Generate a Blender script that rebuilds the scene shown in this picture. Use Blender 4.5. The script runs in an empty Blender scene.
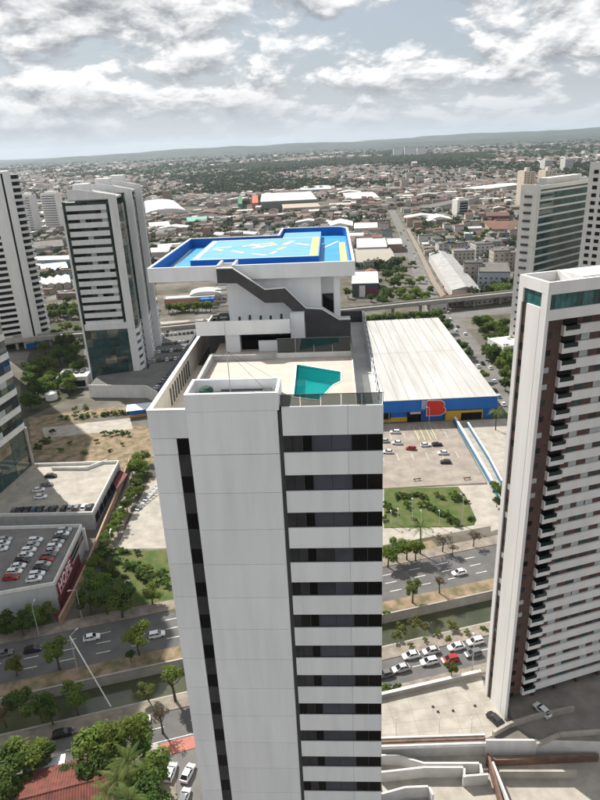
import bpy, bmesh, math, random
from mathutils import Vector, Matrix
random.seed(7)
R = math.radians
scene = bpy.context.scene
COL = scene.collection

# ------------------------------------------------------------------ camera
FPX, PITCH, ROLL, CAMZ = 638.0, R(22.0), R(2.7), 100.0     # focal length in px of the 600x800 photo
CF = Vector((0, math.cos(PITCH), -math.sin(PITCH)))
_U0 = Vector((0, math.sin(PITCH), math.cos(PITCH)))
CR = Vector((1, 0, 0)) * math.cos(ROLL) - _U0 * math.sin(ROLL)
CU = Vector((1, 0, 0)) * math.sin(ROLL) + _U0 * math.cos(ROLL)
cam = bpy.data.cameras.new('camera')
cam.sensor_fit = 'VERTICAL'; cam.sensor_height = 36.0; cam.lens = 36.0 * FPX / 800.0
cam.clip_start = 0.5; cam.clip_end = 60000
camo = bpy.data.objects.new('camera', cam); COL.objects.link(camo)
m = Matrix((CR, CU, -CF)).transposed().to_4x4(); m.translation = Vector((0, 0, CAMZ))
camo.matrix_world = m
scene.camera = camo

# ------------------------------------------------------------------ world: daylight sky with broken cumulus
SUN_AZ, SUN_EL = R(-38), R(47)                              # azimuth from +Y (forward), negative = left
world = bpy.data.worlds.new('World'); scene.world = world; world.use_nodes = True
wt = world.node_tree; wt.nodes.clear()
def N(t, typ, **kw):
    n = t.nodes.new(typ)
    for k, v in kw.items():
        if k == 'inp':
            for i, val in v.items(): n.inputs[i].default_value = val
        else: setattr(n, k, v)
    return n
def wmath(op, a, b=None, c=None, clamp=False, t=None):
    t = t or wt
    n = t.nodes.new('ShaderNodeMath'); n.operation = op; n.use_clamp = clamp
    for i, v in enumerate((a, b, c)):
        if v is None: continue
        if isinstance(v, (int, float)): n.inputs[i].default_value = v
        else: t.links.new(v, n.inputs[i])
    return n.outputs[0]
sky = N(wt, 'ShaderNodeTexSky', sky_type='NISHITA', sun_disc=False, sun_elevation=SUN_EL, sun_rotation=SUN_AZ,
        air_density=1.0, dust_density=1.6, ozone_density=1.0)
tc = N(wt, 'ShaderNodeTexCoord')
sep = N(wt, 'ShaderNodeSeparateXYZ'); wt.links.new(tc.outputs['Generated'], sep.inputs[0])
zc = wmath('MAXIMUM', sep.outputs[2], 0.0)
den = wmath('ADD', zc, 0.36)
pxn = wmath('DIVIDE', sep.outputs[0], den); pyn = wmath('DIVIDE', sep.outputs[1], den)
def cloud_noise(k, dz, scale, detail, rough, puff=False):
    cb = N(wt, 'ShaderNodeCombineXYZ')
    wt.links.new(wmath('MULTIPLY', pxn, k), cb.inputs[0]); wt.links.new(wmath('MULTIPLY', pyn, k), cb.inputs[1])
    cb.inputs[2].default_value = dz
    n = N(wt, 'ShaderNodeTexNoise', inp={'Scale': scale, 'Detail': detail, 'Roughness': rough, 'Distortion': 0.25})
    wt.links.new(cb.outputs[0], n.inputs['Vector'])
    if not puff: return n.outputs['Fac']
    v = N(wt, 'ShaderNodeTexVoronoi', feature='F1', voronoi_dimensions='2D', normalize=True, inp={'Scale': scale * 2.0, 'Detail': 4.0, 'Roughness': 0.6})
    wp = N(wt, 'ShaderNodeVectorMath', operation='MULTIPLY_ADD'); wt.links.new(n.outputs['Color'], wp.inputs[0]); wp.inputs[1].default_value = (0.22, 0.22, 0); wt.links.new(cb.outputs[0], wp.inputs[2])
    wt.links.new(wp.outputs[0], v.inputs['Vector'])
    return wmath('ADD', wmath('MULTIPLY', n.outputs['Fac'], 0.72), wmath('MULTIPLY', wmath('SUBTRACT', 0.75, v.outputs['Distance']), 0.34))
SEED = 12.4
n0 = cloud_noise(1.0, SEED, 3.3, 8, 0.54, True)
n1 = cloud_noise(0.964, SEED, 3.3, 8, 0.54, True)
nb = cloud_noise(1.0, SEED + 5, 1.1, 4, 0.5)
dens = wmath('ADD', n0, wmath('MULTIPLY', wmath('SUBTRACT', nb, 0.5), 0.60))
mr = N(wt, 'ShaderNodeMapRange', interpolation_type='SMOOTHSTEP'); wt.links.new(dens, mr.inputs[0])
for i, v in ((1, 0.40), (2, 0.50), (3, 0.0), (4, 1.0)): mr.inputs[i].default_value = v
cover = mr.outputs[0]
lit = wmath('ADD', wmath('MULTIPLY', wmath('SUBTRACT', n0, n1), 3.8), 0.63, clamp=True)
thick = N(wt, 'ShaderNodeMapRange', interpolation_type='SMOOTHSTEP'); wt.links.new(dens, thick.inputs[0])
for i, v in ((1, 0.52), (2, 0.68), (3, 1.0), (4, 0.74)): thick.inputs[i].default_value = v
bright = wmath('MULTIPLY', lit, thick.outputs[0])
ramp = N(wt, 'ShaderNodeValToRGB'); wt.links.new(bright, ramp.inputs[0])
ramp.color_ramp.elements[0].position = 0.12; ramp.color_ramp.elements[0].color = (0.235, 0.250, 0.275, 1)
ramp.color_ramp.elements[1].position = 0.86; ramp.color_ramp.elements[1].color = (0.93, 0.93, 0.925, 1)
e = ramp.color_ramp.elements.new(0.45); e.color = (0.43, 0.45, 0.475, 1)
skys = N(wt, 'ShaderNodeVectorMath', operation='SCALE'); wt.links.new(sky.outputs[0], skys.inputs[0]); skys.inputs[3].default_value = 0.085
# thin veil between the clouds: the open sky is pale, not deep blue
veil = N(wt, 'ShaderNodeMixRGB', blend_type='MIX', inp={0: 0.72, 2: (0.45, 0.50, 0.555, 1)}); wt.links.new(skys.outputs[0], veil.inputs[1])
mixc = N(wt, 'ShaderNodeMixRGB'); wt.links.new(cover, mixc.inputs[0]); wt.links.new(veil.outputs[0], mixc.inputs[1]); wt.links.new(ramp.outputs[0], mixc.inputs[2])
# horizon haze band
hz = N(wt, 'ShaderNodeMapRange', interpolation_type='SMOOTHSTEP'); wt.links.new(zc, hz.inputs[0])
for i, v in ((1, 0.0), (2, 0.10), (3, 0.92), (4, 0.0)): hz.inputs[i].default_value = v
mixh = N(wt, 'ShaderNodeMixRGB', inp={2: (0.56, 0.595, 0.635, 1)}); wt.links.new(hz.outputs[0], mixh.inputs[0]); wt.links.new(mixc.outputs[0], mixh.inputs[1])
bg = N(wt, 'ShaderNodeBackground', inp={1: 0.78}); wt.links.new(mixh.outputs[0], bg.inputs[0])
wo = N(wt, 'ShaderNodeOutputWorld'); wt.links.new(bg.outputs[0], wo.inputs[0])

# ------------------------------------------------------------------ sun and exposure
sl = bpy.data.lights.new('sun', 'SUN'); sl.energy = 5.0; sl.angle = R(0.6); sl.color = (1.0, 0.95, 0.865)
so = bpy.data.objects.new('sun', sl); COL.objects.link(so)
SUND = Vector((math.sin(SUN_AZ) * math.cos(SUN_EL), math.cos(SUN_AZ) * math.cos(SUN_EL), math.sin(SUN_EL)))
so.rotation_euler = (-SUND).to_track_quat('-Z', 'Y').to_euler(); so.location = (0, 0, 300)
vs = scene.view_settings
vs.view_transform = 'Standard'; vs.look = 'None'; vs.gamma = 1.0; vs.exposure = 0.55; vs.use_curve_mapping = False
scene.render.engine = 'CYCLES'

# ------------------------------------------------------------------ photo pixel -> place on a plane of known height
def ray(x, y): return CF * FPX + CR * (x - 300) + CU * (400 - y)
def G(x, y, z=0.0):
    d = ray(x, y); t = (z - CAMZ) / d.z
    return Vector((d.x * t, d.y * t, z))
def PX(p):
    v = Vector(p) - Vector((0, 0, CAMZ)); w = v.dot(CF)
    if w < 1: return (-999, -999)
    return (300 + FPX * v.dot(CR) / w, 400 - FPX * v.dot(CU) / w)

# ------------------------------------------------------------------ materials
MATS = {}
def pm(name, col, col2=None, scale=1.0, rough=0.8, bump=0.0, stretch=(1, 1, 1), detail=5, spec=0.3, contrast=(0.35, 0.65),
       metal=0.0, rnd=0.0, bscale=None):
    """noise between two colours in world metres, a little roughness and relief"""
    if name in MATS: return MATS[name]
    ma = bpy.data.materials.new(name); ma.use_nodes = True; MATS[name] = ma
    t = ma.node_tree; b = t.nodes['Principled BSDF']
    b.inputs['Roughness'].default_value = rough; b.inputs['Metallic'].default_value = metal
    b.inputs['Specular IOR Level'].default_value = spec
    col2 = col2 or tuple(c * 0.86 for c in col)
    g = t.nodes.new('ShaderNodeNewGeometry'); mp = t.nodes.new('ShaderNodeMapping'); mp.inputs['Scale'].default_value = stretch
    t.links.new(g.outputs['Position'], mp.inputs[0])
    n = N(t, 'ShaderNodeTexNoise', inp={'Scale': scale, 'Detail': detail, 'Roughness': 0.6}); t.links.new(mp.outputs[0], n.inputs['Vector'])
    r = t.nodes.new('ShaderNodeValToRGB'); t.links.new(n.outputs['Fac'], r.inputs[0])
    r.color_ramp.elements[0].position = contrast[0]; r.color_ramp.elements[0].color = (*col, 1)
    r.color_ramp.elements[1].position = contrast[1]; r.color_ramp.elements[1].color = (*col2, 1)
    out = r.outputs[0]
    if rnd:
        oi = t.nodes.new('ShaderNodeObjectInfo')
        hs = t.nodes.new('ShaderNodeHueSaturation'); t.links.new(out, hs.inputs['Color'])
        v = wmath('MULTIPLY_ADD', oi.outputs['Random'], 2 * rnd, 1 - rnd, t=t); t.links.new(v, hs.inputs['Value'])
        h = wmath('MULTIPLY_ADD', wmath('FRACT', wmath('MULTIPLY', oi.outputs['Random'], 7.3, t=t), t=t), 0.05, 0.475, t=t); t.links.new(h, hs.inputs['Hue'])
        out = hs.outputs[0]
    t.links.new(out, b.inputs['Base Color'])
    if bump:
        n2 = N(t, 'ShaderNodeTexNoise', inp={'Scale': bscale or scale * 4, 'Detail': 4}); t.links.new(g.outputs['Position'], n2.inputs['Vector'])
        bp = t.nodes.new('ShaderNodeBump'); bp.inputs['Strength'].default_value = bump; bp.inputs['Distance'].default_value = 0.05
        t.links.new(n2.outputs['Fac'], bp.inputs['Height']); t.links.new(bp.outputs[0], b.inputs['Normal'])
    return ma
def glassy(name, col, rough=0.06, spec=0.6, col2=None, scale=0.4):
    return pm(name, col, col2 or tuple(c * 1.6 for c in col), scale=scale, rough=rough, spec=spec, detail=2)
def clear_glass(name, tint, amount=0.55):
    if name in MATS: return MATS[name]
    ma = bpy.data.materials.new(name); ma.use_nodes = True; MATS[name] = ma
    t = ma.node_tree; b = t.nodes['Principled BSDF']; b.inputs['Base Color'].default_value = (*tint, 1); b.inputs['Roughness'].default_value = 0.05
    tr = t.nodes.new('ShaderNodeBsdfTransparent'); tr.inputs[0].default_value = (0.75, 0.8, 0.8, 1)
    mx = t.nodes.new('ShaderNodeMixShader'); mx.inputs[0].default_value = amount
    t.links.new(tr.outputs[0], mx.inputs[1]); t.links.new(b.outputs[0], mx.inputs[2])
    t.links.new(mx.outputs[0], t.nodes['Material Output'].inputs[0])
    return ma
def attr_mat(name, rough=0.85):
    ma = bpy.data.materials.new(name); ma.use_nodes = True
    t = ma.node_tree; a = t.nodes.new('ShaderNodeVertexColor'); a.layer_name = 'col'
    g = t.nodes.new('ShaderNodeNewGeometry'); n = N(t, 'ShaderNodeTexNoise', inp={'Scale': 0.35, 'Detail': 4}); t.links.new(g.outputs['Position'], n.inputs['Vector'])
    v = wmath('MULTIPLY_ADD', n.outputs['Fac'], 0.7, 0.65, t=t)
    s = t.nodes.new('ShaderNodeVectorMath'); s.operation = 'SCALE'; t.links.new(a.outputs[0], s.inputs[0]); t.links.new(v, s.inputs[3])
    t.links.new(s.outputs[0], t.nodes['Principled BSDF'].inputs['Base Color']); t.nodes['Principled BSDF'].inputs['Roughness'].default_value = rough
    return ma

panel_w = pm('white_facade_panel', (0.80, 0.81, 0.825), (0.69, 0.70, 0.71), 0.8, 0.45, stretch=(1, 1, 0.10), rnd=0.035, detail=8, contrast=(0.42, 0.78))
joint = pm('dark_joint', (0.10, 0.10, 0.105), None, 1, 0.8)
white_r = pm('white_render', (0.72, 0.71, 0.69), (0.60, 0.59, 0.57), 0.6, 0.7, stretch=(1, 1, 0.25))
cream = pm('cream_and_bounce_tint', (0.80, 0.75, 0.67), (0.68, 0.62, 0.54), 0.7, 0.8)
grey_r = pm('grey_render', (0.42, 0.42, 0.42), (0.34, 0.34, 0.34), 0.6, 0.8)
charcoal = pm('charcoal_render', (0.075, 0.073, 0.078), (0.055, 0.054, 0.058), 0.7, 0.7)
metal_d = pm('dark_metal', (0.05, 0.05, 0.055), None, 2, 0.45, spec=0.5)
metal_l = pm('galvanised_metal', (0.55, 0.56, 0.57), (0.45, 0.46, 0.47), 2, 0.4, metal=0.4)
tile = pm('deck_tile', (0.52, 0.455, 0.40), (0.45, 0.39, 0.34), 0.9, 0.7, bump=0.05)
pool_w = pm('pool_tile_turquoise', (0.03, 0.44, 0.44), (0.035, 0.48, 0.48), 0.4, 0.35)
sky_b = pm('helipad_light_blue', (0.15, 0.37, 0.57), (0.105, 0.30, 0.50), 0.35, 0.6, contrast=(0.3, 0.7))
deep_b = pm('helipad_blue', (0.012, 0.125, 0.43), (0.010, 0.105, 0.38), 0.5, 0.55)
mid_b = pm('basin_blue', (0.045, 0.31, 0.62), (0.035, 0.26, 0.55), 0.5, 0.5)
yellow = pm('yellow_paint', (0.72, 0.60, 0.20), (0.62, 0.52, 0.22), 0.8, 0.6)
pale_y = pm('worn_yellow_paint', (0.66, 0.62, 0.42), (0.50, 0.55, 0.50), 0.8, 0.6)
g_dark = glassy('dark_window_glass', (0.010, 0.011, 0.013), spec=0.3)
g_black = glassy('black_window_glass', (0.003, 0.003, 0.004), spec=0.2)
g_grey = glassy('grey_film_glass', (0.060, 0.064, 0.080), col2=(0.080, 0.084, 0.104), spec=0.2)
g_mid = glassy('curtained_glass', (0.028, 0.029, 0.034), spec=0.3)
g_green = glassy('green_tinted_glass', (0.015, 0.075, 0.075), col2=(0.05, 0.16, 0.16), scale=0.5)
g_teal = glassy('dark_teal_glass', (0.012, 0.04, 0.042), col2=(0.03, 0.075, 0.075), scale=0.3)
g_refl = glassy('painted_reflection_glass', (0.03, 0.05, 0.045), rough=0.04, spec=1.0, col2=(0.16, 0.15, 0.11), scale=0.22)  # green and tan blotches put reflections into the glass colour
g_pale = glassy('pale_blind_glass', (0.36, 0.40, 0.40), rough=0.2, col2=(0.45, 0.48, 0.48))
smoke = clear_glass('smoked_rail_glass', (0.03, 0.035, 0.035), 0.45)
smoke_d = clear_glass('dark_rail_glass', (0.015, 0.03, 0.03), 0.8)
brown_w = pm('brown_tile_wall', (0.115, 0.068, 0.058), (0.085, 0.05, 0.043), 1.5, 0.75)
asphalt = pm('asphalt', (0.125, 0.122, 0.120), (0.092, 0.090, 0.090), 0.25, 0.85, bump=0.1, bscale=6)
asphalt_w = pm('worn_asphalt', (0.17, 0.165, 0.155), (0.12, 0.117, 0.113), 0.12, 0.9, bump=0.1, bscale=5)
concrete = pm('concrete', (0.36, 0.34, 0.31), (0.27, 0.255, 0.235), 0.3, 0.9, bump=0.1, bscale=5)
conc_lt = pm('pale_concrete', (0.40, 0.37, 0.325), (0.29, 0.265, 0.23), 0.30, 0.9, bump=0.05, bscale=4)
lot_c = pm('parking_concrete', (0.32, 0.28, 0.24), (0.22, 0.19, 0.165), 0.22, 0.9, bump=0.1, bscale=3)
sidewalk = pm('sidewalk', (0.28, 0.24, 0.20), (0.17, 0.145, 0.12), 0.5, 0.9)
redpave = pm('red_paving', (0.42, 0.17, 0.13), (0.34, 0.14, 0.11), 0.8, 0.85)
dirt = pm('dirt', (0.27, 0.195, 0.135), (0.115, 0.105, 0.055), 0.33, 0.95, bump=0.3, bscale=1.5, detail=9, contrast=(0.40, 0.62))
grass = pm('grass', (0.045, 0.088, 0.018), (0.12, 0.115, 0.045), 0.35, 0.95, bump=0.4, bscale=5, detail=9, contrast=(0.38, 0.68))
paint = pm('white_road_paint', (0.70, 0.70, 0.68), (0.45, 0.45, 0.44), 1.2, 0.7)
canal_w = pm('canal_water', (0.035, 0.042, 0.026), (0.075, 0.080, 0.038), 0.07, 0.12, spec=0.6, bump=0.04, bscale=1.2)
terracotta = pm('terracotta_tile', (0.19, 0.062, 0.046), (0.10, 0.042, 0.034), 0.9, 0.85, bump=0.4, bscale=3)
blue_s = pm('store_blue_cladding', (0.008, 0.13, 0.46), (0.008, 0.115, 0.42), 0.3, 0.45)
red_s = pm('logo_red', (0.55, 0.03, 0.015), None, 0.8, 0.5)
lilac = pm('logo_outline', (0.55, 0.45, 0.55), None, 0.8, 0.5)
yel_s = pm('store_yellow', (0.55, 0.33, 0.03), (0.45, 0.28, 0.04), 0.4, 0.6)
roof_w = pm('white_metal_roof', (0.49, 0.48, 0.47), (0.38, 0.37, 0.355), 0.35, 0.55, stretch=(1, .08, 1))
roof_g = pm('grey_sheet_roof', (0.36, 0.36, 0.355), (0.27, 0.265, 0.26), 0.2, 0.6)
maroon = pm('maroon_wall', (0.16, 0.035, 0.04), (0.12, 0.03, 0.034), 0.5, 0.7)
bark = pm('bark', (0.10, 0.075, 0.055), (0.06, 0.045, 0.035), 3, 0.95)
tank_g = pm('green_plastic_tank', (0.01, 0.05, 0.03), None, 2, 0.5)
steel_bl = pm('blue_wall_paint', (0.08, 0.22, 0.36), (0.05, 0.15, 0.27), 0.5, 0.6)
rust = pm('rust_brown', (0.21, 0.125, 0.09), (0.13, 0.085, 0.065), 0.6, 0.85)

# ------------------------------------------------------------------ mesh builder
class MB:
    def __init__(s): s.v = []; s.f = []; s.c = []
    def add(s, vs, fs, col=None):
        o = len(s.v); s.v += [tuple(v) for v in vs]; s.f += [tuple(i + o for i in f) for f in fs]
        if col is not None: s.c += [col] * len(fs)
        return s
    def box(s, x0, x1, y0, y1, z0, z1, col=None):
        return s.add([(x0, y0, z0), (x1, y0, z0), (x1, y1, z0), (x0, y1, z0), (x0, y0, z1), (x1, y0, z1), (x1, y1, z1), (x0, y1, z1)],
                     [(0, 3, 2, 1), (4, 5, 6, 7), (0, 1, 5, 4), (1, 2, 6, 5), (2, 3, 7, 6), (3, 0, 4, 7)], col)
    def prism(s, poly, z0, z1, col=None):
        n = len(poly); A = sum(poly[i][0] * poly[(i + 1) % n][1] - poly[(i + 1) % n][0] * poly[i][1] for i in range(n))
        if A < 0: poly = poly[::-1]
        vs = [(p[0], p[1], z0) for p in poly] + [(p[0], p[1], z1) for p in poly]
        return s.add(vs, [tuple(range(n))[::-1], tuple(range(n, 2 * n))] + [(i, (i + 1) % n, n + (i + 1) % n, n + i) for i in range(n)], col)
    def prism_y(s, poly, y0, y1):                     # polygon in x,z pulled along y
        n = len(poly); vs = [(p[0], y0, p[1]) for p in poly] + [(p[0], y1, p[1]) for p in poly]
        return s.add(vs, [tuple(range(n)), tuple(range(n, 2 * n))[::-1]] + [(i, n + i, n + (i + 1) % n, (i + 1) % n) for i in range(n)])
    def prism_x(s, poly, x0, x1):                     # polygon in y,z pulled along x
        n = len(poly); vs = [(x0, p[0], p[1]) for p in poly] + [(x1, p[0], p[1]) for p in poly]
        return s.add(vs, [tuple(range(n))[::-1], tuple(range(n, 2 * n))] + [(i, (i + 1) % n, n + (i + 1) % n, n + i) for i in range(n)])
    def tube(s, pts, rad, n=6):
        rads = rad if isinstance(rad, (list, tuple)) else [rad] * len(pts)
        pts = [Vector(p) for p in pts]; rings = []
        for i, p in enumerate(pts):
            d = (pts[min(i + 1, len(pts) - 1)] - pts[max(i - 1, 0)]).normalized()
            a = d.orthogonal().normalized(); b = d.cross(a)
            rings.append([p + (a * math.cos(2 * math.pi * k / n) + b * math.sin(2 * math.pi * k / n)) * rads[i] for k in range(n)])
        vs = [v for r_ in rings for v in r_]; fs = []
        for i in range(len(pts) - 1):
            for k in range(n): fs.append((i * n + k, i * n + (k + 1) % n, (i + 1) * n + (k + 1) % n, (i + 1) * n + k))
        fs += [tuple(range(n))[::-1], tuple(range((len(pts) - 1) * n, len(pts) * n))]
        return s.add(vs, fs)
    def mesh(s, name, mat):
        me = bpy.data.meshes.new(name); me.from_pydata(s.v, [], s.f)
        if s.c:
            ca = me.color_attributes.new('col', 'FLOAT_COLOR', 'CORNER'); buf = []
            for p, c in zip(me.polygons, s.c): buf += [*c, 1.0] * p.loop_total
            ca.data.foreach_set('color', buf)
        me.update()
        bm = bmesh.new(); bm.from_mesh(me)
        if len(bm.faces) < 40000: bmesh.ops.recalc_face_normals(bm, faces=bm.faces)
        bm.to_mesh(me); bm.free()
        if mat: me.materials.append(mat)
        return me
    def build(s, name, mat, parent=None): return link(name, s.mesh(name, mat), parent)
def link(name, me, parent=None):
    o = bpy.data.objects.new(name, me); COL.objects.link(o); o.parent = parent; return o
def empty(name, loc=(0, 0, 0), rz=0.0):
    o = bpy.data.objects.new(name, None); COL.objects.link(o); o.location = loc; o.rotation_euler = (0, 0, rz); o.empty_display_size = 0.5; return o
def tag(o, label=None, cat=None, group=None, kind=None):
    if label: o['label'] = label
    if cat: o['category'] = cat
    if group: o['group'] = group
    if kind: o['kind'] = kind
    return o
def box(name, mat, parent, *b): return MB().box(*b).build(name, mat, parent)
def copy_tree(o, parent=None):
    c = o.copy(); COL.objects.link(c); c.parent = parent
    for ch in list(o.children): copy_tree(ch, c)
    return c
def fill_poly(name, mat, outer, holes=(), z=0.0, parent=None):
    bm = bmesh.new(); es = []
    for loop in [outer, *holes]:
        vs = [bm.verts.new((p[0], p[1], z)) for p in loop]
        es += [bm.edges.new((vs[i], vs[(i + 1) % len(vs)])) for i in range(len(vs))]
    bmesh.ops.triangle_fill(bm, edges=es, use_beauty=True)
    for f in bm.faces:
        f.normal_update()
        if f.normal.z < 0: f.normal_flip()
    me = bpy.data.meshes.new(name); bm.to_mesh(me); bm.free(); me.materials.append(mat)
    return link(name, me, parent)
def nth(i):
    w = ['first', 'second', 'third', 'fourth', 'fifth', 'sixth', 'seventh', 'eighth', 'ninth', 'tenth', 'eleventh', 'twelfth']
    if i < len(w): return w[i]
    k = i + 1; return '%d%s' % (k, 'th' if 10 < k % 100 < 14 else {1: 'st', 2: 'nd', 3: 'rd'}.get(k % 10, 'th'))

# ================================================================== THE SETTING
AE, AN = Vector((0.9724, 0.2334, 0)), Vector((-0.2334, 0.9724, 0))      # the canal avenue: along / across
def SN(s, n, z=0.0): v = AE * s + AN * n; return Vector((v.x, v.y, z))
canal_hole = [SN(-230, 99.3), SN(200, 99.3), SN(200, 108), SN(-230, 108)]
pit_hole = [(9, 40), (70, 40), (70, 78.6), (40, 81.2), (29.6, 81.8), (9, 82.4)]
gm = bpy.data.materials.new('city_ground'); gm.use_nodes = True
t = gm.node_tree; b = t.nodes['Principled BSDF']; b.inputs['Roughness'].default_value = 0.95; b.inputs['Specular IOR Level'].default_value = 0.1
g = t.nodes.new('ShaderNodeNewGeometry')
def gnoise(sc, det=4):
    n = N(t, 'ShaderNodeTexNoise', inp={'Scale': sc, 'Detail': det, 'Roughness': 0.65}); t.links.new(g.outputs['Position'], n.inputs['Vector']); return n.outputs['Fac']
def gramp(fac, els):
    r = t.nodes.new('ShaderNodeValToRGB'); t.links.new(fac, r.inputs[0])
    while len(r.color_ramp.elements) < len(els): r.color_ramp.elements.new(0.5)
    for e_, (p, c) in zip(r.color_ramp.elements, els): e_.position = p; e_.color = (*c, 1)
    return r.outputs[0]
near_c = gramp(gnoise(0.045, 6), [(0.30, (0.045, 0.055, 0.025)), (0.44, (0.10, 0.09, 0.07)), (0.56, (0.14, 0.13, 0.115)), (0.70, (0.22, 0.195, 0.165))])
vor = N(t, 'ShaderNodeTexVoronoi', inp={'Scale': 0.055, 'Randomness': 1.0}); t.links.new(g.outputs['Position'], vor.inputs['Vector'])
sepc = t.nodes.new('ShaderNodeSeparateColor'); t.links.new(vor.outputs['Color'], sepc.inputs[0])
far_roofs = gramp(sepc.outputs[0], [(0.0, (0.13, 0.075, 0.055)), (0.35, (0.10, 0.08, 0.065)), (0.6, (0.16, 0.145, 0.125)), (0.82, (0.09, 0.09, 0.085)), (1.0, (0.40, 0.39, 0.37))])
far_green = gramp(gnoise(0.02, 5), [(0.3, (0.022, 0.04, 0.014)), (0.7, (0.05, 0.07, 0.028))])
mixf = t.nodes.new('ShaderNodeMixRGB'); t.links.new(gramp(gnoise(0.006, 8), [(0.42, (0, 0, 0)), (0.50, (1, 1, 1))]), mixf.inputs[0]); t.links.new(far_roofs, mixf.inputs[1]); t.links.new(far_green, mixf.inputs[2])
sp = t.nodes.new('ShaderNodeSeparateXYZ'); t.links.new(g.outputs['Position'], sp.inputs[0])
fr = N(t, 'ShaderNodeMapRange'); t.links.new(sp.outputs[1], fr.inputs[0]); fr.inputs[1].default_value = 1400; fr.inputs[2].default_value = 2600
mixd = t.nodes.new('ShaderNodeMixRGB'); t.links.new(fr.outputs[0], mixd.inputs[0]); t.links.new(near_c, mixd.inputs[1]); t.links.new(mixf.outputs[0], mixd.inputs[2])
t.links.new(mixd.outputs[0], b.inputs['Base Color'])
GB = 16000
ground = fill_poly('ground', gm, [(-GB, -2000), (GB, -2000), (GB, 15500), (-GB, 15500)], [canal_hole, pit_hole], 0.0)
tag(ground, kind='structure')

def strip(name, mat, s0, s1, n0, n1, z, kind='structure', parent=None):
    o = MB().add([SN(s0, n0, z), SN(s1, n0, z), SN(s1, n1, z), SN(s0, n1, z)], [(0, 1, 2, 3)]).build(name, mat, parent)
    if kind: tag(o, kind=kind)
    return o
def slab(name, mat, poly, z0, z1, parent=None, kind='structure'):
    o = MB().prism([(p[0], p[1]) for p in poly], z0, z1).build(name, mat, parent)
    if kind and not parent: tag(o, kind=kind)
    return o
def sn_poly(s0, s1, n0, n1): return [SN(s0, n0), SN(s1, n0), SN(s1, n1), SN(s0, n1)]
SA, SB = -220, 190
avenue = strip('avenue', asphalt, SA, SB, 112.3, 124.6, 0.008)
near_road = strip('canal_road', asphalt, SA, SB, 88.8, 95.6, 0.008)
slab('pavement', sidewalk, sn_poly(SA, SB, 124.6, 128.2), 0.004, 0.13)
slab('median_bank', dirt, sn_poly(SA, SB, 108.0, 112.3), 0.004, 0.13)
slab('canal_bank', sidewalk, sn_poly(SA, SB, 95.6, 99.3), 0.004, 0.13)
slab('pavement', sidewalk, sn_poly(5, SB, 86.6, 88.8), 0.004, 0.13)
slab('pavement', sidewalk, sn_poly(SA, -12.0, 86.2, 88.8), 0.004, 0.13)
water = strip('canal_water', canal_w, SA - 12, SB + 12, 98.5, 108.8, -2.2)
for n0, n1, nm in ((98.9, 99.3, 'canal_wall'), (108.0, 108.4, 'canal_wall')):
    slab(nm, concrete, sn_poly(SA - 9, SB + 9, n0, n1), -3.5, 0.32 if n0 > 100 else 0.16)
def dashes(road, s0, s1, n, step, ln, wid=0.16, z=0.014):
    me = MB().box(0, ln, -wid / 2, wid / 2, 0, 0.004).mesh('lane_marking', paint)
    s = s0
    while s < s1:
        o = link('lane_marking', me, road); o.location = SN(s, n, z); o.rotation_euler.z = math.atan2(AE.y, AE.x); s += step
for n in (115.4, 118.5, 121.5): dashes(avenue, -80, 72, n, 7.5, 3.0, 0.2)
dashes(near_road, -62, 66, 92.2, 7.5, 2.6)
me_ = MB().box(-70, 70, -0.09, 0.09, 0, 0.004).mesh('lane_marking', paint)
o = link('lane_marking', me_, near_road); o.location = SN(-45, 89.1, 0.014); o.rotation_euler.z = math.atan2(AE.y, AE.x)

# side street with its red raised crossing, beside the white tower
slab('side_street', asphalt_w, [SN(-8.6, 88.8), SN(4.6, 88.8), SN(3.4, 60), SN(-5.6, 60)], 0.004, 0.01)
slab('raised_crossing', redpave, [SN(-9.4, 88.6), SN(3.5, 88.6), SN(3.2, 85.9), SN(-8.6, 85.9)], 0.004, 0.09)
slab('pavement', conc_lt, [G(147, 744), G(158, 744), G(166, 755), G(170, 764), G(163, 766)], 0.004, 0.12)
slab('pavement', sidewalk, [SN(-5.6, 82), SN(-5.6, 60), SN(-14, 60), SN(-14, 86)], 0.002, 0.10)

# street along the store, straight avenue beyond the viaduct, cross streets
def road_poly(name, mat, pts, w, z):
    left, right = [], []
    for i, p in enumerate(pts):
        d = (pts[min(i + 1, len(pts) - 1)] - pts[max(i - 1, 0)]); d.z = 0; d.normalize(); nn = Vector((-d.y, d.x, 0))
        left.append(p + nn * w / 2); right.append(p - nn * w / 2)
    vs = [Vector((p.x, p.y, z)) for p in left + right]; n = len(pts)
    return tag(MB().add(vs, [(i, n + i, n + i + 1, i + 1) for i in range(n - 1)]).build(name, mat), kind='structure')
store_street = road_poly('store_street', asphalt_w, [Vector((80, 150, 0)), Vector((84, 232, 0)), Vector((86, 300, 0)), Vector((88, 352, 0)), Vector((90, 412, 0))], 13, 0.008)
long_avenue = road_poly('long_avenue', asphalt_w, [Vector((90, 405, 0)), Vector((95, 470, 0)), Vector((110, 600, 0)), Vector((128, 770, 0)), Vector((150, 985, 0))], 9.5, 0.011)
road_poly('pavement', sidewalk, [Vector((98.6, 412, 0)), Vector((103, 470, 0)), Vector((118, 600, 0)), Vector((136, 770, 0))], 4, 0.016)
road_poly('viaduct_street', asphalt_w, [Vector((-260, 322, 0)), Vector((-82, 335, 0)), Vector((60, 362, 0)), Vector((170, 388, 0))], 14, 0.014)
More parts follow.
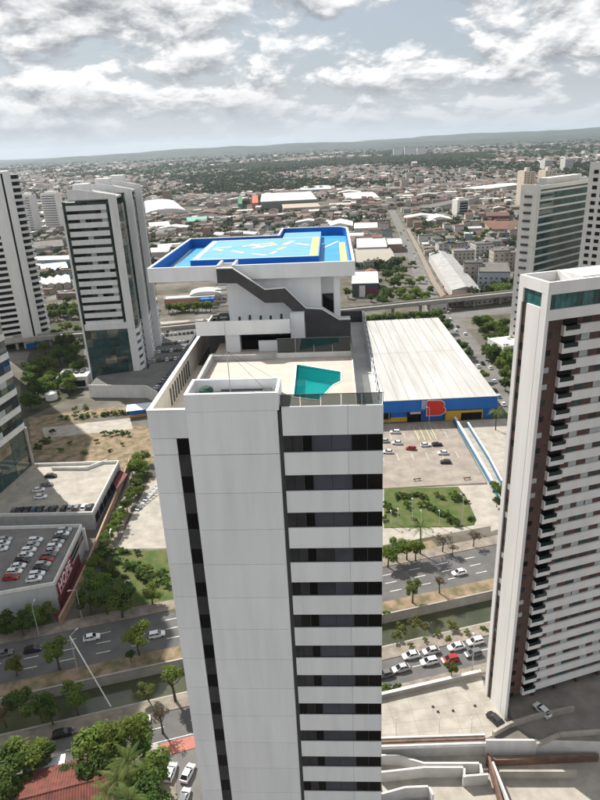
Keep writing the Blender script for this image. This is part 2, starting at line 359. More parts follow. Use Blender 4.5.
for (a, c_, w_) in (((-300, 430), (-40, 470), 9), ((-60, 395), (-38, 900), 8), ((150, 560), (420, 640), 9), ((-250, 640), (110, 600), 8), ((220, 400), (300, 900), 9), ((-180, 470), (-210, 930), 8), ((128, 770), (520, 800), 8)):
    road_poly('street', asphalt_w, [Vector((*a, 0)), Vector((*c_, 0))], w_, 0.018 + 0.003 * random.random())

# forecourt of the store, garden, ramp
lot = slab('parking_lot', lot_c, [(6, 219.5), (6, 171.5), (56.4, 172.2), (57.0, 219.5)], 0.002, 0.02)
slab('driveway', conc_lt, [(57.6, 219), (61, 219), (80, 219), (76, 178), (66, 165), (60, 150), (50, 146), (56.6, 172)], 0.002, 0.018)
slab('pavement', conc_lt, [(4, 138.5), (46, 147.6), (57, 150), (57, 171), (6, 171.4)], 0.002, 0.016)
slab('garden_bed', grass, [G(384, 489), G(458, 487), G(466, 497), G(476, 519), G(474, 525), G(462, 527), G(384, 528)], 0.004, 0.14)
slab('verge', dirt, sn_poly(-6, 66, 128.2, 131.5), 0.002, 0.02)
for i in range(9):
    for row, y0 in enumerate((205.5, 189.5)):
        o = box('bay_line', paint, lot, 12 + i * 5.0, 12.12 + i * 5.0, y0, y0 + 5, 0.022, 0.028)
slab('yellow_bay', pm('grey_bay_paint', (0.20, 0.19, 0.18), (0.26, 0.23, 0.17), 0.4, 0.85), [(40.5, 203.5), (49, 203.5), (49, 216), (40.5, 216)], 0.004, 0.026)
for i in range(4):
    o = box('bay_line', yellow, lot, 41.5 + i * 2.1, 41.7 + i * 2.1, 204, 215, 0.030, 0.034)

jm = pm('joint_filler', (0.235, 0.21, 0.185), None, 1, .9)
for i in range(8): box('slab_joint', jm, lot, 6.5, 56.2, 175 + i * 6, 175.09 + i * 6, 0.021, 0.0235)
for i in range(8): box('slab_joint', jm, lot, 11 + i * 6, 11.09 + i * 6, 172.5, 219, 0.0212, 0.0238)

# left block: dry field, lanes, playground, garden
slab('dry_field', dirt, [(-112, 243), (-57, 226), (-50, 196), (-62, 192), (-96, 204)], 0.002, 0.02)
slab('service_lane', conc_lt, [G(42, 428), G(130, 418), G(133, 429), G(45, 438)], 0.002, 0.022)
slab('verge', dirt, [G(40, 416), G(135, 404), G(137, 412), G(42, 425)], 0.002, 0.03)
slab('playground', conc_lt, [G(150, 478), G(172, 478), G(180, 548), G(116, 549)], 0.002, 0.022)
slab('lawn', grass, [G(116, 551), G(182, 550), G(188, 612), G(108, 613), G(92, 600), G(88, 590)], 0.002, 0.06)
slab('lawn', grass, [G(0, 622), G(50, 612), G(54, 622), G(0, 640)], 0.002, 0.06)
slab('path', sidewalk, [G(131, 468), G(146, 470), G(116, 549), G(106, 548)], 0.002, 0.03)

# right-bottom yard (level with the street) and the sunken court beside it
yard = slab('yard', conc_lt, [(9, 82.6), (29.4, 82.0), (36.0, 84.6), (33.2, 92.4), (33.5, 96.6), (9, 91.2)], 0.002, 0.02)
slab('yard', pm('stained_concrete', (0.25, 0.225, 0.20), (0.17, 0.155, 0.14), 0.25, 0.9), [(36.2, 84.7), (39.5, 81.4), (70, 78.8), (75, 96), (60, 97), (36.5, 92)], 0.002, 0.02)
court = slab('sunken_court', conc_lt, [(8.6, 39.6), (70.4, 39.6), (70.4, 79), (40, 81.6), (29.6, 82.2), (8.6, 82.8)], -3.8, -3.4)

for i in range(4): MB().prism([(9.2, 83.8 + i * 2.2), (33.6 + .2 * i, 84.9 + i * 2.9), (33.6 + .2 * i, 84.96 + i * 2.9), (9.2, 83.86 + i * 2.2)], 0.0205, 0.0225).build('slab_joint', jm, yard)
for i in range(6): MB().prism([(11 + i * 3.9, 82.7), (11.06 + i * 3.9, 82.7), (10.06 + i * 3.9, 91.3 + i * .85), (10 + i * 3.9, 91.3 + i * .85)], 0.0206, 0.0226).build('slab_joint', jm, yard)

# hills on the skyline
hb = MB(); NX = 90
import mathutils.noise as mn
def hill_h(x, d):
    a = mn.noise(Vector((x / 2600, d / 2500, 1.7))) * 0.5 + mn.noise(Vector((x / 900, d / 900, 4.2))) * 0.16
    k = max(0, min(1, (d - 5200) / 4500)); k = k * k * (3 - 2 * k)
    return k * max(0, 56 + 120 * a + 26 * x / 6000 + 22 * mn.noise(Vector((x / 420, d / 500, 7.7)))) - 3
rows = [5000 + 9000 * (j / 40) ** 1.15 for j in range(41)]
for j, d in enumerate(rows):
    for i in range(NX + 1):
        ang = R(-52 + 104 * i / NX); x = math.tan(ang) * d * 0.8; hb.v.append((x, d, hill_h(x, d)))
for j in range(40):
    for i in range(NX): hb.f.append((j * (NX + 1) + i, j * (NX + 1) + i + 1, (j + 1) * (NX + 1) + i + 1, (j + 1) * (NX + 1) + i))
hm = pm('wooded_hills', (0.012, 0.024, 0.012), (0.055, 0.055, 0.040), 0.005, 0.95, detail=10, contrast=(0.45, 0.66))
hills = hb.build('hills', hm); tag(hills, kind='structure')
for p in hills.data.polygons: p.use_smooth = True

# ================================================================== THE WHITE OFFICE TOWER (local: x right, y back, z up; front right corner at 0,0)
T = empty('office_tower', (6.5, 46.0, 0), R(-3.5))
tag(T, 'white panelled office tower with rooftop pool and blue helipad, in the centre', 'tower')
FH, DECK = 3.59, 80.66
NF = 22
def TW(px, py, z):                                     # photo pixel on a level of this tower, in its local axes
    d = G(px, py, z) - T.location; c, s = math.cos(R(-3.5)), math.sin(R(-3.5))
    return Vector((d.x * c + d.y * s, -d.x * s + d.y * c, z))
core = MB(); core.box(-18.6, -0.2, 0.28, 30.0, 0, 78.2); core.box(-15.5, -8.36, 0.28, 3.2, 78.2, 80.9); core.box(-8.3, -0.2, 0.28, 1.2, 78.2, 80.2)
core.box(-18.8, -0.02, 30.0, 30.3, 0, 80.6); core.build('core_wall', joint, T)
# side claddings, panel by panel
me_side = MB().box(-0.2, 0, 0.02, 7.4, -1.78, 1.78).mesh('side_panel', panel_w)
for k in range(NF):
    for j in range(4):
        for sx in (0.0, -18.63):
            o = link('side_panel', me_side, T); o.location = (sx, 0.3 + j * 7.45, 78.9 - FH * k - 0.05)
me_sp1 = MB().box(-8.02, -2.81, 0, 0.28, 0, 2.07).mesh('facade_panel', panel_w)
me_sp2 = MB().box(-2.79, 0, 0, 0.28, 0, 2.07).mesh('facade_panel', panel_w)
box('facade_panel', panel_w, T, -8.02, -2.81, 0, 0.28, 78.18, DECK); box('facade_panel', panel_w, T, -2.79, 0, 0, 0.28, 78.18, DECK)
me_mid = MB().box(-15.65, -8.36, -0.18, 0.28, 0, FH - 0.035).mesh('facade_panel', panel_w)
me_lft = MB().box(-18.83, -16.72, 0, 0.28, 0, FH - 0.035).mesh('facade_panel', panel_w)
me_frame = MB(); 
for u in (-8.02, -6.5, -5.72, -2.56, -1.3): me_frame.box(u, u + 0.05, 0.10, 0.2, 0, 1.5)
me_frame.box(-8.02, 0, 0.08, 0.2, 0, 0.05); me_frame.box(-8.02, 0, 0.08, 0.2, 1.46, 1.5)
me_frame = me_frame.mesh('window_band', metal_d)
panes = []
for u0, u1, mt in ((-7.97, -7.3, g_mid), (-7.25, -6.5, g_mid), (-6.45, -5.72, g_black), (-5.67, -4.15, g_grey), (-4.12, -2.56, g_grey), (-2.51, -1.3, g_black), (-1.25, -0.02, g_black)):
    panes.append((MB().box(u0, u1, 0.15, 0.18, 0.05, 1.46).mesh('pane', mt), u0, u1))
me_blk = MB().box(-16.68, -15.7, 0.08, 0.2, 0, 1.5).mesh('pane', g_black)
me_gry = MB().box(-16.68, -15.7, 0.06, 0.2, 1.53, FH - 0.03).mesh('spandrel_glass', g_mid)
rr = random.Random(3)
for k in range(NF):
    zt = 78.16 - FH * k; zb = zt - 1.5
    if zb < 0.3: break
    w = link('window_band', me_frame, T); w.location = (0, 0, zb)
    for i, (pme, u0, u1) in enumerate(panes):
        if i in (1, 0) and rr.random() < 0.4: pme = MB().box(u0, u1, 0.15, 0.18, 0.05, 1.46).mesh('pane', rr.choice((g_dark, g_black, g_mid)))
        if i in (3, 4) and rr.random() < 0.2: pme = MB().box(u0, u1, 0.15, 0.18, 0.05, 1.46).mesh('pane', g_mid)
        link('pane', pme, w)
    for me_ in (me_sp1, me_sp2):
        o = link('facade_panel', me_, T); o.location = (0, 0, zb - FH + 1.5 + 0.01)
    o = link('facade_panel', me_mid, T); o.location = (0, 0, zb - FH + 0.02)
    o = link('facade_panel', me_lft, T); o.location = (0, 0, zb - FH + 0.02)
    o = link('pane', me_blk, T); o.location = (0, 0, zb)
    o = link('spandrel_glass', me_gry, T); o.location = (0, 0, zb - FH)
box('facade_panel', panel_w, T, -15.65, -8.36, -0.18, 0.28, 76.7, 80.48)
box('facade_panel', panel_w, T, -18.83, -16.72, 0, 0.28, 76.7, 78.12)
box('facade_panel', panel_w, T, -18.83, -15.66, 0, 0.28, 78.16, 80.60)
box('coping', white_r, T, -18.86, -15.66, -0.04, 0.34, 80.60, 80.68)
# middle block: plant well with high parapet
pw = MB(); pw.box(-15.65, -8.2, -0.18, 0.1, 80.5, 82.0); pw.box(-15.65, -15.4, 0.1, 3.1, 80.5, 82.0); pw.box(-8.45, -8.2, 0.1, 3.1, 80.5, 82.0); pw.box(-15.65, -8.2, 3.1, 3.35, 80.5, 82.0)
plant = pw.build('plant_parapet', panel_w, T)
box('plant_floor', grey_r, T, -15.4, -8.45, 0.1, 3.1, 80.9, 80.98)
tk = MB(); tk.tube([(-14.2, 1.6, 80.98), (-14.2, 1.6, 81.75), (-14.2, 1.6, 81.95)], [0.55, 0.58, 0.35], 14); tk.build('water_tank', tank_g, T)
pp = MB(); pp.box(-13.1, -12.0, 1.3, 1.9, 80.98, 81.25); pp.box(-9.6, -8.9, 1.5, 2.3, 80.98, 81.5); pp.box(-15.1, -14.9, .4, 1.2, 80.98, 81.4); pp.tube([(-13.2, 2.7, 81.2), (-9.4, 2.7, 81.2)], 0.08); pp.build('plant_equipment', metal_d, T)
ms = MB(); ms.tube([(-12.4, 2.6, 80.98), (-12.4, 2.6, 84.5), (-12.4, 2.6, 87.2)], [0.05, 0.04, 0.02]); ms.build('lightning_mast', metal_l, T)
for e_ in ((-9.2, 1.6, 81.4), (-8.6, 2.8, 82.0), (-15.2, 1.0, 82.0)):
    MB().tube([(-12.4, 2.6, 84.6), e_], 0.014, 4).build('guy_wire', metal_d, T)
# left light well: cream puts bounced sunlight into the parapet colour; louvres
box('light_well_floor', cream, T, -18.45, -15.7, 0.3, 18, 78.0, 78.25)
box('left_parapet', cream, T, -18.83, -18.45, 0.34, 26, 78.0, DECK)
box('well_wall', grey_r, T, -16.15, -15.75, 4.0, 14.6, 78.2, DECK)
me_l = MB().box(0, 0.06, -0.18, 0.18, 0, 1.6).mesh('louvre', metal_d)
for i in range(9):
    o = link('louvre', me_l, T); o.location = (-18.44, 6.2 + i * 0.95, 78.55)
# pool deck
pool = [TW(*q, DECK).xy for q in ((297, 364.5), (340.5, 371.7), (340.5, 381), (333, 384.5), (318.5, 399.7), (293.8, 396.5))]
pool_in = [(p.x, p.y) for p in pool]
outer = [(-15.75, 3.4), (-8.15, 3.4), (-8.15, 0.3), (-1.95, 0.3), (-1.95, 18), (-15.75, 18)]
fill_poly('pool_deck', tile, outer, [pool_in], DECK - 0.02, T)
cx = sum(p[0] for p in pool_in) / 6; cy = sum(p[1] for p in pool_in) / 6
rim_out = [(cx + (p[0] - cx) * 1.09, cy + (p[1] - cy) * 1.06) for p in pool_in]
fill_poly('pool_coping', pm('pool_coping_stone', (0.74, 0.72, 0.68), None, 1, 0.6), rim_out, [pool_in], DECK + 0.012, T)
n = len(pool_in); pv = [(p[0], p[1], DECK + 0.012) for p in pool_in] + [(p[0], p[1], DECK - 1.3) for p in pool_in]
MB().add(pv, [(i, (i + 1) % n, n + (i + 1) % n, n + i) for i in range(n)] + [tuple(range(n, 2 * n))]).build('pool_basin', pool_w, T)
wm = clear_glass('pool_water', (0.01, 0.26, 0.27), 0.35)
wm.node_tree.nodes['Transparent BSDF'].inputs[0].default_value = (0.35, 0.85, 0.85, 1)
fill_poly('pool_water', wm, pool_in, (), DECK - 0.22, T)
box('deck_slab', grey_r, T, -1.95, -0.28, 0.3, 29, 78.2, 79.5)
box('right_parapet', panel_w, T, -0.28, 0, 0.3, 29.9, 78.2, DECK)
box('deck_edge', white_r, T, -2.1, -1.95, 0.3, 17, 79.5, DECK + 0.05)
ga = MB()
for v in range(14): ga.box(-0.30, -0.24, 1.2 + v * 1.9, 1.26 + v * 1.9, DECK, DECK + 0.95)
ga.box(-0.30, -0.24, 0.2, 27, DECK + 0.92, DECK + 0.97); ga.build('side_rail', metal_d, T)
# glass rails
rail = MB(); rail.box(-8.15, 0, 0.08, 0.14, DECK + 1.0, DECK + 1.04)
for i in range(6): rail.box(-8.1 + i * 1.61, -8.06 + i * 1.61, 0.08, 0.14, DECK, DECK + 1.0)
rail.build('rail_frame', metal_d, T)
me_g = MB().box(0.05, 1.56, 0.10, 0.12, 0.03, 0.99).mesh('rail_glass', smoke)
for i in range(5):
    o = link('rail_glass', me_g, T); o.location = (-8.1 + i * 1.61, 0, DECK)
me_g2 = MB().box(-0.01, 0.01, 0.04, 2.16, 0.08, 1.02).mesh('rail_glass', smoke)
for i in range(7):
    o = link('rail_glass', me_g2, T); o.location = (-2.03, 0.4 + i * 2.2, DECK)
rs = MB(); rs.box(-2.06, -2.0, 0.3, 15.9, DECK + 1.03, DECK + 1.07)
for i in range(8): rs.box(-2.05, -2.01, 0.36 + i * 2.2, 0.40 + i * 2.2, DECK, DECK + 1.03)
rs.build('rail_frame', metal_d, T)
box('planter_wall', white_r, T, -9.3, -2.1, 12.4, 12.75, DECK, DECK + 0.5)
me_g3 = MB().box(0.03, 1.74, 12.55, 12.6, 0, 1.35).mesh('rail_glass', smoke_d)
for i in range(4):
    o = link('rail_glass', me_g3, T); o.location = (-9.25 + i * 1.78, 0, DECK + 0.5)
box('rail_frame', metal_d, T, -9.3, -2.1, 12.54, 12.62, DECK + 1.86, DECK + 1.92)
lw = MB(); lw.box(-15.75, -15.45, 4.6, 12.0, DECK, DECK + 0.7); lw.box(-15.75, -9.6, 12.0, 12.3, DECK, DECK + 0.55); lw.build('deck_kerb', grey_r, T)
# penthouse under the helipad
ph = MB(); ph.box(-14.6, -13.15, 14.7, 18.2, DECK, 82.6); ph.box(-11.3, -8.05, 14.75, 15.0, DECK, 81.75); ph.box(-8.05, -6.65, 15.2, 18.2, DECK, 84.2); ph.build('penthouse_wall', panel_w, T)
box('penthouse_opening', g_black, T, -13.15, -8.05, 15.6, 15.8, DECK, 82.6)
tb = MB(); tb.box(-17.4, -8.05, 14.4, 14.65, 82.55, 83.95); tb.box(-17.4, -8.05, 14.65, 18.2, 82.55, 82.85); tb.build('terrace_band', panel_w, T)
for i in range(7):
    o = MB().tube([(-15.2 + i * 1.05, 15.0, 82.85), (-15.2 + i * 1.05 + 0.1 * rr.random(), 15.0, 84.15 + 0.3 * rr.random())], [0.22, 0.12], 5).build('potted_shrub', tank_g, T)
cb = MB(); cb.box(-14.6, -4.95, 18.2, 30, 82.85, 87.42); cb.box(-4.95, -3.0, 19.8, 29.5, DECK, 87.42); cb.box(-6.6, -4.95, 18.2, 20, DECK, 82.85); cb.build('helipad_core', panel_w, T)
box('core_column', panel_w, T, -3.65, -3.0, 18.2, 18.9, DECK, 87.42)
box('doorway', g_dark, T, -4.85, -3.7, 19.72, 19.8, DECK, 85.2)
me_t = MB().box(-16.9, -15.1, 0, 0.32, 0, 0.08).mesh('tread', metal_l)
for i in range(9):
    o = link('tread', me_t, T); o.location = (0, 18.4 + i * 0.8, 82.0 + i * 0.42)
box('painted_stair_shade', charcoal, T, -17.0, -15.0, 18.2, 26, 79, 81.9)  # charcoal box stands in for the dark shade beneath the treads
# charcoal outside stair
st = [(-15.2, 87.3), (-13.25, 87.25), (-10.6, 85.2), (-8.75, 85.17), (-6.6, 83.1), (-6.6, DECK), (-2.05, DECK), (-2.05, 83.2), (-3.2, 83.2), (-4.9, 84.33), (-6.5, 84.48), (-8.5, 86.6), (-10.5, 86.5), (-13.6, 88.72), (-15.2, 88.75)]
stair = MB().prism_y(st, 16.5, 16.68).build('stair_wall', charcoal, T)
top = st[7:][::1]
cp = MB()
for (a, b_) in zip(top[:-1], top[1:]):
    cp.prism_y([(a[0], a[1] + 0.004), (b_[0], b_[1] + 0.004), (b_[0], b_[1] + 0.09), (a[0], a[1] + 0.09)], 16.42, 16.74)
cp.build('stair_coping', white_r, T)
iw = [(x, z - 0.05) for x, z in st]
MB().prism_y(iw, 17.9, 18.05).build('stair_wall', panel_w, T)
me_s = MB().box(0, 0.3, 16.7, 17.88, -0.2, 0.0).mesh('step', grey_r)
for i in range(14):
    o = link('step', me_s, T); o.location = (-13.4 + i * 0.22, 0, 87.4 - i * 0.155)
for i in range(16):
    o = link('step', me_s, T); o.location = (-8.5 + i * 0.14, 0, 85.2 - i * 0.13)
box('landing', grey_r, T, -15.15, -13.4, 16.7, 17.88, 87.3, 87.42); box('landing', grey_r, T, -10.5, -8.5, 16.7, 17.88, 85.1, 85.22)
# helipad basin
arc = [(-1.5 - 2.6 + 2.6 * math.cos(a), 43.4 + 2.6 * math.sin(a)) for a in [R(x) for x in range(0, 91, 15)]]
HO = [(-22.4, 17.5), (-1.5, 17.5)] + arc + [(-10.75, 46.0), (-10.8, 38.9), (-22.45, 38.9)]
def inset(poly, d):
    out = []; n = len(poly)
    for i in range(n):
        p0, p1, p2 = Vector(poly[i - 1]), Vector(poly[i]), Vector(poly[(i + 1) % n])
        d1 = (p1 - p0).normalized(); d2 = (p2 - p1).normalized(); n1 = Vector((-d1.y, d1.x)); n2 = Vector((-d2.y, d2.x))
        bb = (n1 + n2); bb = bb / max(0.3, bb.dot(n1)) if bb.length > 1e-4 else n1
        out.append(tuple(p1 + bb * d))
    return out
HI = inset(HO, 0.26); HL = inset(HO, 0.33)
hs = MB(); hs.prism(HO, 87.42, 87.5); hp = hs.build('helipad_slab', panel_w, T)
def ringwall(name, A, B, z0, z1, mat, skip=None):
    b_ = MB(); n = len(A)
    for i in range(n):
        j = (i + 1) % n
        segs = [(0.0, 1.0)]
        if skip and i == 0: segs = [(0.0, skip[0]), (skip[1], 1.0)]
        for f0, f1 in segs:
            q = [Vector(A[i]).lerp(Vector(A[j]), f0), Vector(A[i]).lerp(Vector(A[j]), f1), Vector(B[i]).lerp(Vector(B[j]), f1), Vector(B[i]).lerp(Vector(B[j]), f0)]
            b_.prism([tuple(v) for v in q], z0, z1)
    return b_.build(name, mat, T)
L0 = 20.9; SK = ((22.4 - 15.05) / L0, (22.4 - 13.75) / L0)
ringwall('helipad_parapet', HO, HI, 87.5, 88.86, panel_w, SK)
ringwall('basin_lining', [tuple(Vector(a).lerp(Vector(b_), 0.02)) for a, b_ in zip(HI, HL)], HL, 87.66, 88.78, deep_b, SK)
fill_poly('basin_floor', mid_b, HL, (), 87.66, T)
nt = MB(); nt.box(-15.3, -15.05, 17.2, 20.2, 87.5, 88.95); nt.box(-13.75, -13.5, 17.2, 20.2, 87.5, 88.95); nt.box(-15.05, -13.75, 20.0, 20.2, 87.5, 88.7); nt.build('stair_head', white_r, T)
box('stair_head_floor', grey_r, T, -15.05, -13.75, 17.3, 20.0, 87.5, 87.72)
box('pad_side', deep_b, T, -19.2, -5.2, 23.2, 37.9, 87.67, 88.52)
box('pad_top', sky_b, T, -19.23, -5.17, 23.17, 37.93, 88.52, 88.56)
box('rear_step', sky_b, T, -10.2, -5.2, 38.6, 44.2, 87.67, 88.40)
def stroke(a, b_, w, z, mat, nm='pad_marking'):
    a, b_ = Vector(a), Vector(b_); d = (b_ - a).normalized(); nn = Vector((-d.y, d.x)) * w / 2
    return MB().prism([tuple(a - nn), tuple(b_ - nn), tuple(b_ + nn), tuple(a + nn)], z, z + 0.012).build(nm, mat, T)
stroke((-18.75, 23.6), (-18.75, 37.4), 0.55, 88.565, pale_y); stroke((-5.75, 23.3), (-5.75, 37.8), 0.85, 88.565, yellow)
stroke((-18.4, 37.6), (-6.3, 37.6), 0.3, 88.565, pale_y); stroke((-18.4, 23.4), (-6.3, 23.4), 0.25, 88.565, pale_y)
zk = 3.333
for i, (x0, y0, x1, y1, w) in enumerate(((112, 97, 142, 102, .5), (118, 94, 172, 89, .5), (172, 103, 212, 109, .55), (208, 88, 300, 78, .7), (240, 94, 318, 82, .7), (240, 80, 275, 92, .6), (300, 76, 318, 84, .6), (240, 112, 288, 118, .55), (302, 114, 320, 104, .55), (326, 99, 350, 91, .6), (345, 83, 378, 70, .7), (385, 78, 432, 84, .5))):
    a = TW(180 + x0 / zk, 220 + y0 / zk, 88.57); b_ = TW(180 + x1 / zk, 220 + y1 / zk, 88.57)
    stroke(a.xy, b_.xy, w, 88.565 + 0.0007 * i, pale_y if i % 3 else yellow)
stroke((-2.45, 21.5), (-2.45, 38.5), 0.75, 87.67, yellow); stroke((-4.8, 34.5), (-2.9, 39.5), 0.35, 87.672, pale_y)
stroke((-22.0, 37.0), (-21.2, 19.0), 0.3, 87.67, pale_y)
pass
for u in (-8.0,): box("helipad_column", panel_w, T, u, u + 0.5, 30.5, 31.0, 78.2, 87.42)


# ================================================================== RESIDENTIAL TOWER, right (local: x along the front, y back)
B = empty('apartment_tower', (34.7, 86.0, 0), R(16)); tag(B, 'tall white and brown apartment tower with stacked balconies, right edge', 'tower')
LEN, DEP = 31.0, 6.7
box('brown_wall', brown_w, B, 0.5, LEN, 2.6, DEP - 0.4, 2.4, 75.4)
ew = MB()
ew.box(0, 0.55, 0, 0.55, 0, 80.75); ew.box(0, 0.55, DEP - 0.9, DEP, 0, 80.75)
ew.box(0, 0.5, 0.55, DEP - 0.9, 79.07, 80.75); ew.box(0.02, 0.5, 0.6, 4.55, 0, 76.95); ew.box(0.02, 0.5, 0.55, 1.35, 76.95, 79.07); ew.box(0.0, 0.5, 5.55, DEP - 0.9, 76.95, 79.07)
ew.build('end_wall', pm('tower_white', (0.74, 0.73, 0.72), (0.66, 0.645, 0.63), 0.5, 0.6, stretch=(1, 1, 0.08)), B)
tw = MATS['tower_white']
box('panel_seam', joint, B, 0.012, 0.03, 1.42, 1.46, 0, 76.6)
box('brown_strip', brown_w, B, 0.25, 0.5, 4.55, DEP - 0.9, 0, 76.95)
me_w = MB().box(0.2, 0.3, 4.75, 5.55, 0, 1.0).mesh('window', g_dark)
me_wp = MB().box(0.2, 0.3, 4.75, 5.55, 0, 1.0).mesh('window', g_pale)
me_pn = MB().box(0.26, 0.3, 0, 0.66, 0, 2.1).mesh('pane', g_green)
wf = box('end_window', metal_d, B, 0.3, 0.5, 1.35, 5.55, 76.95, 79.07)
for i in range(6):
    o = link('pane', me_pn, wf); o.location = (0, 1.37 + i * 0.70, 76.96)
fb = MB(); fb.box(0.55, LEN, 0, 0.45, 79.0, 80.75); fb.box(0.55, LEN, 0, 0.45, 75.3, 76.8); fb.box(0.55, LEN, 0.45, 2.6, 75.3, 75.6); fb.box(0.5, LEN, DEP - 0.4, DEP, 0, 80.75); fb.box(LEN - .4, LEN, .45, DEP - .4, 75.4, 80.75)
fb.build('top_band', tw, B)
wf = box('front_window', metal_d, B, 0.55, LEN, 0.36, 0.42, 76.8, 79.0)
me_pn2 = MB().box(0, 0.86, 0.30, 0.36, 0, 2.06).mesh('pane', g_green); me_pn3 = MB().box(0, 0.86, 0.30, 0.36, 0, 2.06).mesh('pane', g_teal)
for i in range(33):
    o = link('pane', me_pn2 if rr.random() < 0.6 else me_pn3, wf); o.location = (0.6 + i * 0.92, 0, 76.87)
box('roof_deck', grey_r, B, 0.5, LEN - .4, 0.45, DEP - 0.4, 79.1, 79.3)
rw = MB(); rw.prism_x([(0.5, 79.3), (6.2, 79.3), (6.2, 80.95)], 6.0, 6.2); rw.prism_y([(2.6, 79.3), (4.8, 79.3), (4.8, 79.35), (2.6, 80.6)], 0.7, 0.9); rw.box(6.2, 14, 0.9, 6.1, 79.3, 80.9); rw.build('roof_upstand', white_r, B)
me_band = MB(); me_band.box(4.9, 5.12, 1.9, 2.6, -1.65, -0.1); me_band.box(5.12, 7.7, 1.9, 2.08, -1.65, -0.85); me_band.box(5.12, 7.7, 2.08, 2.6, -1.65, -1.5); me_band.box(7.7, LEN, 2.25, 2.6, -1.7, -0.2)
me_band = me_band.mesh('balcony_band', tw)
me_rg = MB().box(5.13, 7.69, 1.94, 1.97, -0.85, -0.15).mesh('balcony_rail', smoke_d)
me_door = MB().box(5.1, 7.5, 2.5, 2.62, -1.5, 0.75).mesh('balcony_door', g_black)
me_rw = [MB().box(0, 1.45, 2.56, 2.62, -0.12, 0.85).mesh('window', mt) for mt in (g_pale, g_teal, g_mid)]
me_lw = [MB().box(2.1, 3.4, 2.5, 2.62, -1.9, -1.05).mesh('window', mt) for mt in (g_pale, g_dark, g_mid)]
for k in range(27):
    z = 73.65 - 2.68 * k
    bnd = link('balcony_band', me_band, B); bnd.location = (0, 0, z)
    link('balcony_rail', me_rg, bnd); d_ = link('balcony_door', me_door, B); d_.location = (0, 0, z)
    for u in (8.6, 11.9, 13.6, 17.0, 20.0, 24.0, 27.5):
        o = link('window', rr.choice(me_rw + me_rw[:1]), B); o.location = (u + rr.choice((0, 0, 0.6)), 0, z)
    o = link('window', rr.choice(me_lw), B); o.location = (0, 0, z)
    if k % 1 == 0:
        o = link('window', me_w if rr.random() < 0.7 else me_wp, B); o.location = (0, 0, z - 1.2)
pl = MB()
for u in (2.0, 8, 13, 18, 23, 28): pl.box(u, u + 0.6, 3.0, 3.8, 0, 2.4)
pl.build('pillar', brown_w, B)

# ================================================================== GLASS-AND-WHITE OFFICE BLOCK, left (three staggered slabs)
A = empty('office_block', (-96, 280, 0), R(3)); tag(A, 'white office block of three staggered slabs with wedge roofs, left of the helipad', 'tower')
wA = pm('office_white', (0.72, 0.72, 0.72), (0.63, 0.63, 0.63), 0.4, 0.6, stretch=(1, 1, 0.2))
gA = glassy('office_dark_glass', (0.012, 0.02, 0.018), col2=(0.05, 0.07, 0.055), scale=0.25)
blocks = ((0.0, 20.0, 0.0, 18.0, 82.5), (5.0, 23.2, 20.0, 36.0, 83.5), (8.0, 24.6, 38.0, 52.0, 84.0))
for bi, (x0, x1, y0, y1, zt) in enumerate(blocks):
    box('glass_wall', gA, A, x0 + 0.3, x1 - 1.2, y0 + 0.8, y1 + 2.0, 0, zt - 2)
    box('corner_fin', wA, A, x1 - 0.4, x1 + 2.8, y0 - 0.2, y0 + 1.4, 0, zt + 0.2)
    box('corner_fin', wA, A, x0 - 0.5, x0 + 0.3, y0 - 0.1, y0 + 1.4, 0, zt - 3)
    MB().prism_y([(x0 + 3, zt - 1.0), (x1 + 2.8, zt - 1.0), (x1 + 2.8, zt + 0.4), (x0 + 7.5, zt + 3.2), (x0 + 3, zt + 3.2)], y0 - 0.1, y0 + 0.5).build('wedge_parapet', wA, A)
    MB().prism_y([(x0 + 3, zt - 1.4), (x1 + 2.0, zt - 1.4), (x1 + 2.0, zt - 0.6), (x0 + 7.5, zt + 2.4), (x0 + 3, zt + 2.4)], y0 + 0.5, y1 - 1).build('roof', grey_r, A)
    box('plant_room', wA, A, x0 + 4.2, x0 + 10.5, y0 + 6, y0 + 13, zt - 2, zt + 5.0)
me_sb = MB().box(1.6, 18.2, -0.1, 1.0, 0, 2.15).mesh('spandrel_band', wA)
me_ws = [MB().box(0, 2.25, 0.5, 0.75, 0, 1.5).mesh('window', mt) for mt in (g_black, g_mid, g_pale, gA)]
me_fl = MB().box(1.6, 18.2, 0.2, 0.78, 0, 0.08).mesh('floor_edge', metal_d)
nfl = 15
for k in range(nfl):
    z = 77.2 - k * 3.55
    o = link('spandrel_band', me_sb, A); o.location = (0, 0, z)
    for i in range(7):
        o = link('window', me_ws[0] if i < 2 else rr.choice(me_ws[:2] + me_ws), A); o.location = (1.8 + i * 2.33, 0, z - 1.45)
box('lobby_fascia', wA, A, 0.8, 22.9, -0.4, 1.0, 25.4, 28.2)
me_cg = [MB().box(0, 2.5, 0.1, 0.3, 0, 3.9).mesh('curtain_pane', mt) for mt in (g_teal, g_refl, gA, g_teal)]
for r_ in range(6):
    for c_ in range(8):
        o = link('curtain_pane', me_cg[rr.choices((0, 1, 2, 3), (4, 1.1, 3, 4))[0]], A); o.location = (0.6 + c_ * 2.42, 0, 1.0 + r_ * 4.05)
me_mu = MB().box(0.4, 20, 0.05, 0.2, 0, 0.12).mesh('transom', metal_d)
for r_ in range(7):
    o = link('transom', me_mu, A); o.location = (0, 0, 0.9 + r_ * 4.05)
me_bay = MB(); me_bay.prism([(20.0, 1.4), (22.6, 1.6), (23.6, 6), (22.8, 15), (21.0, 19.5), (19.0, 19.5), (19, 1.4)], 0, 3.35)
me_bay = [me_bay.mesh('bay_glass', mt) for mt in (gA, g_refl, g_teal)]
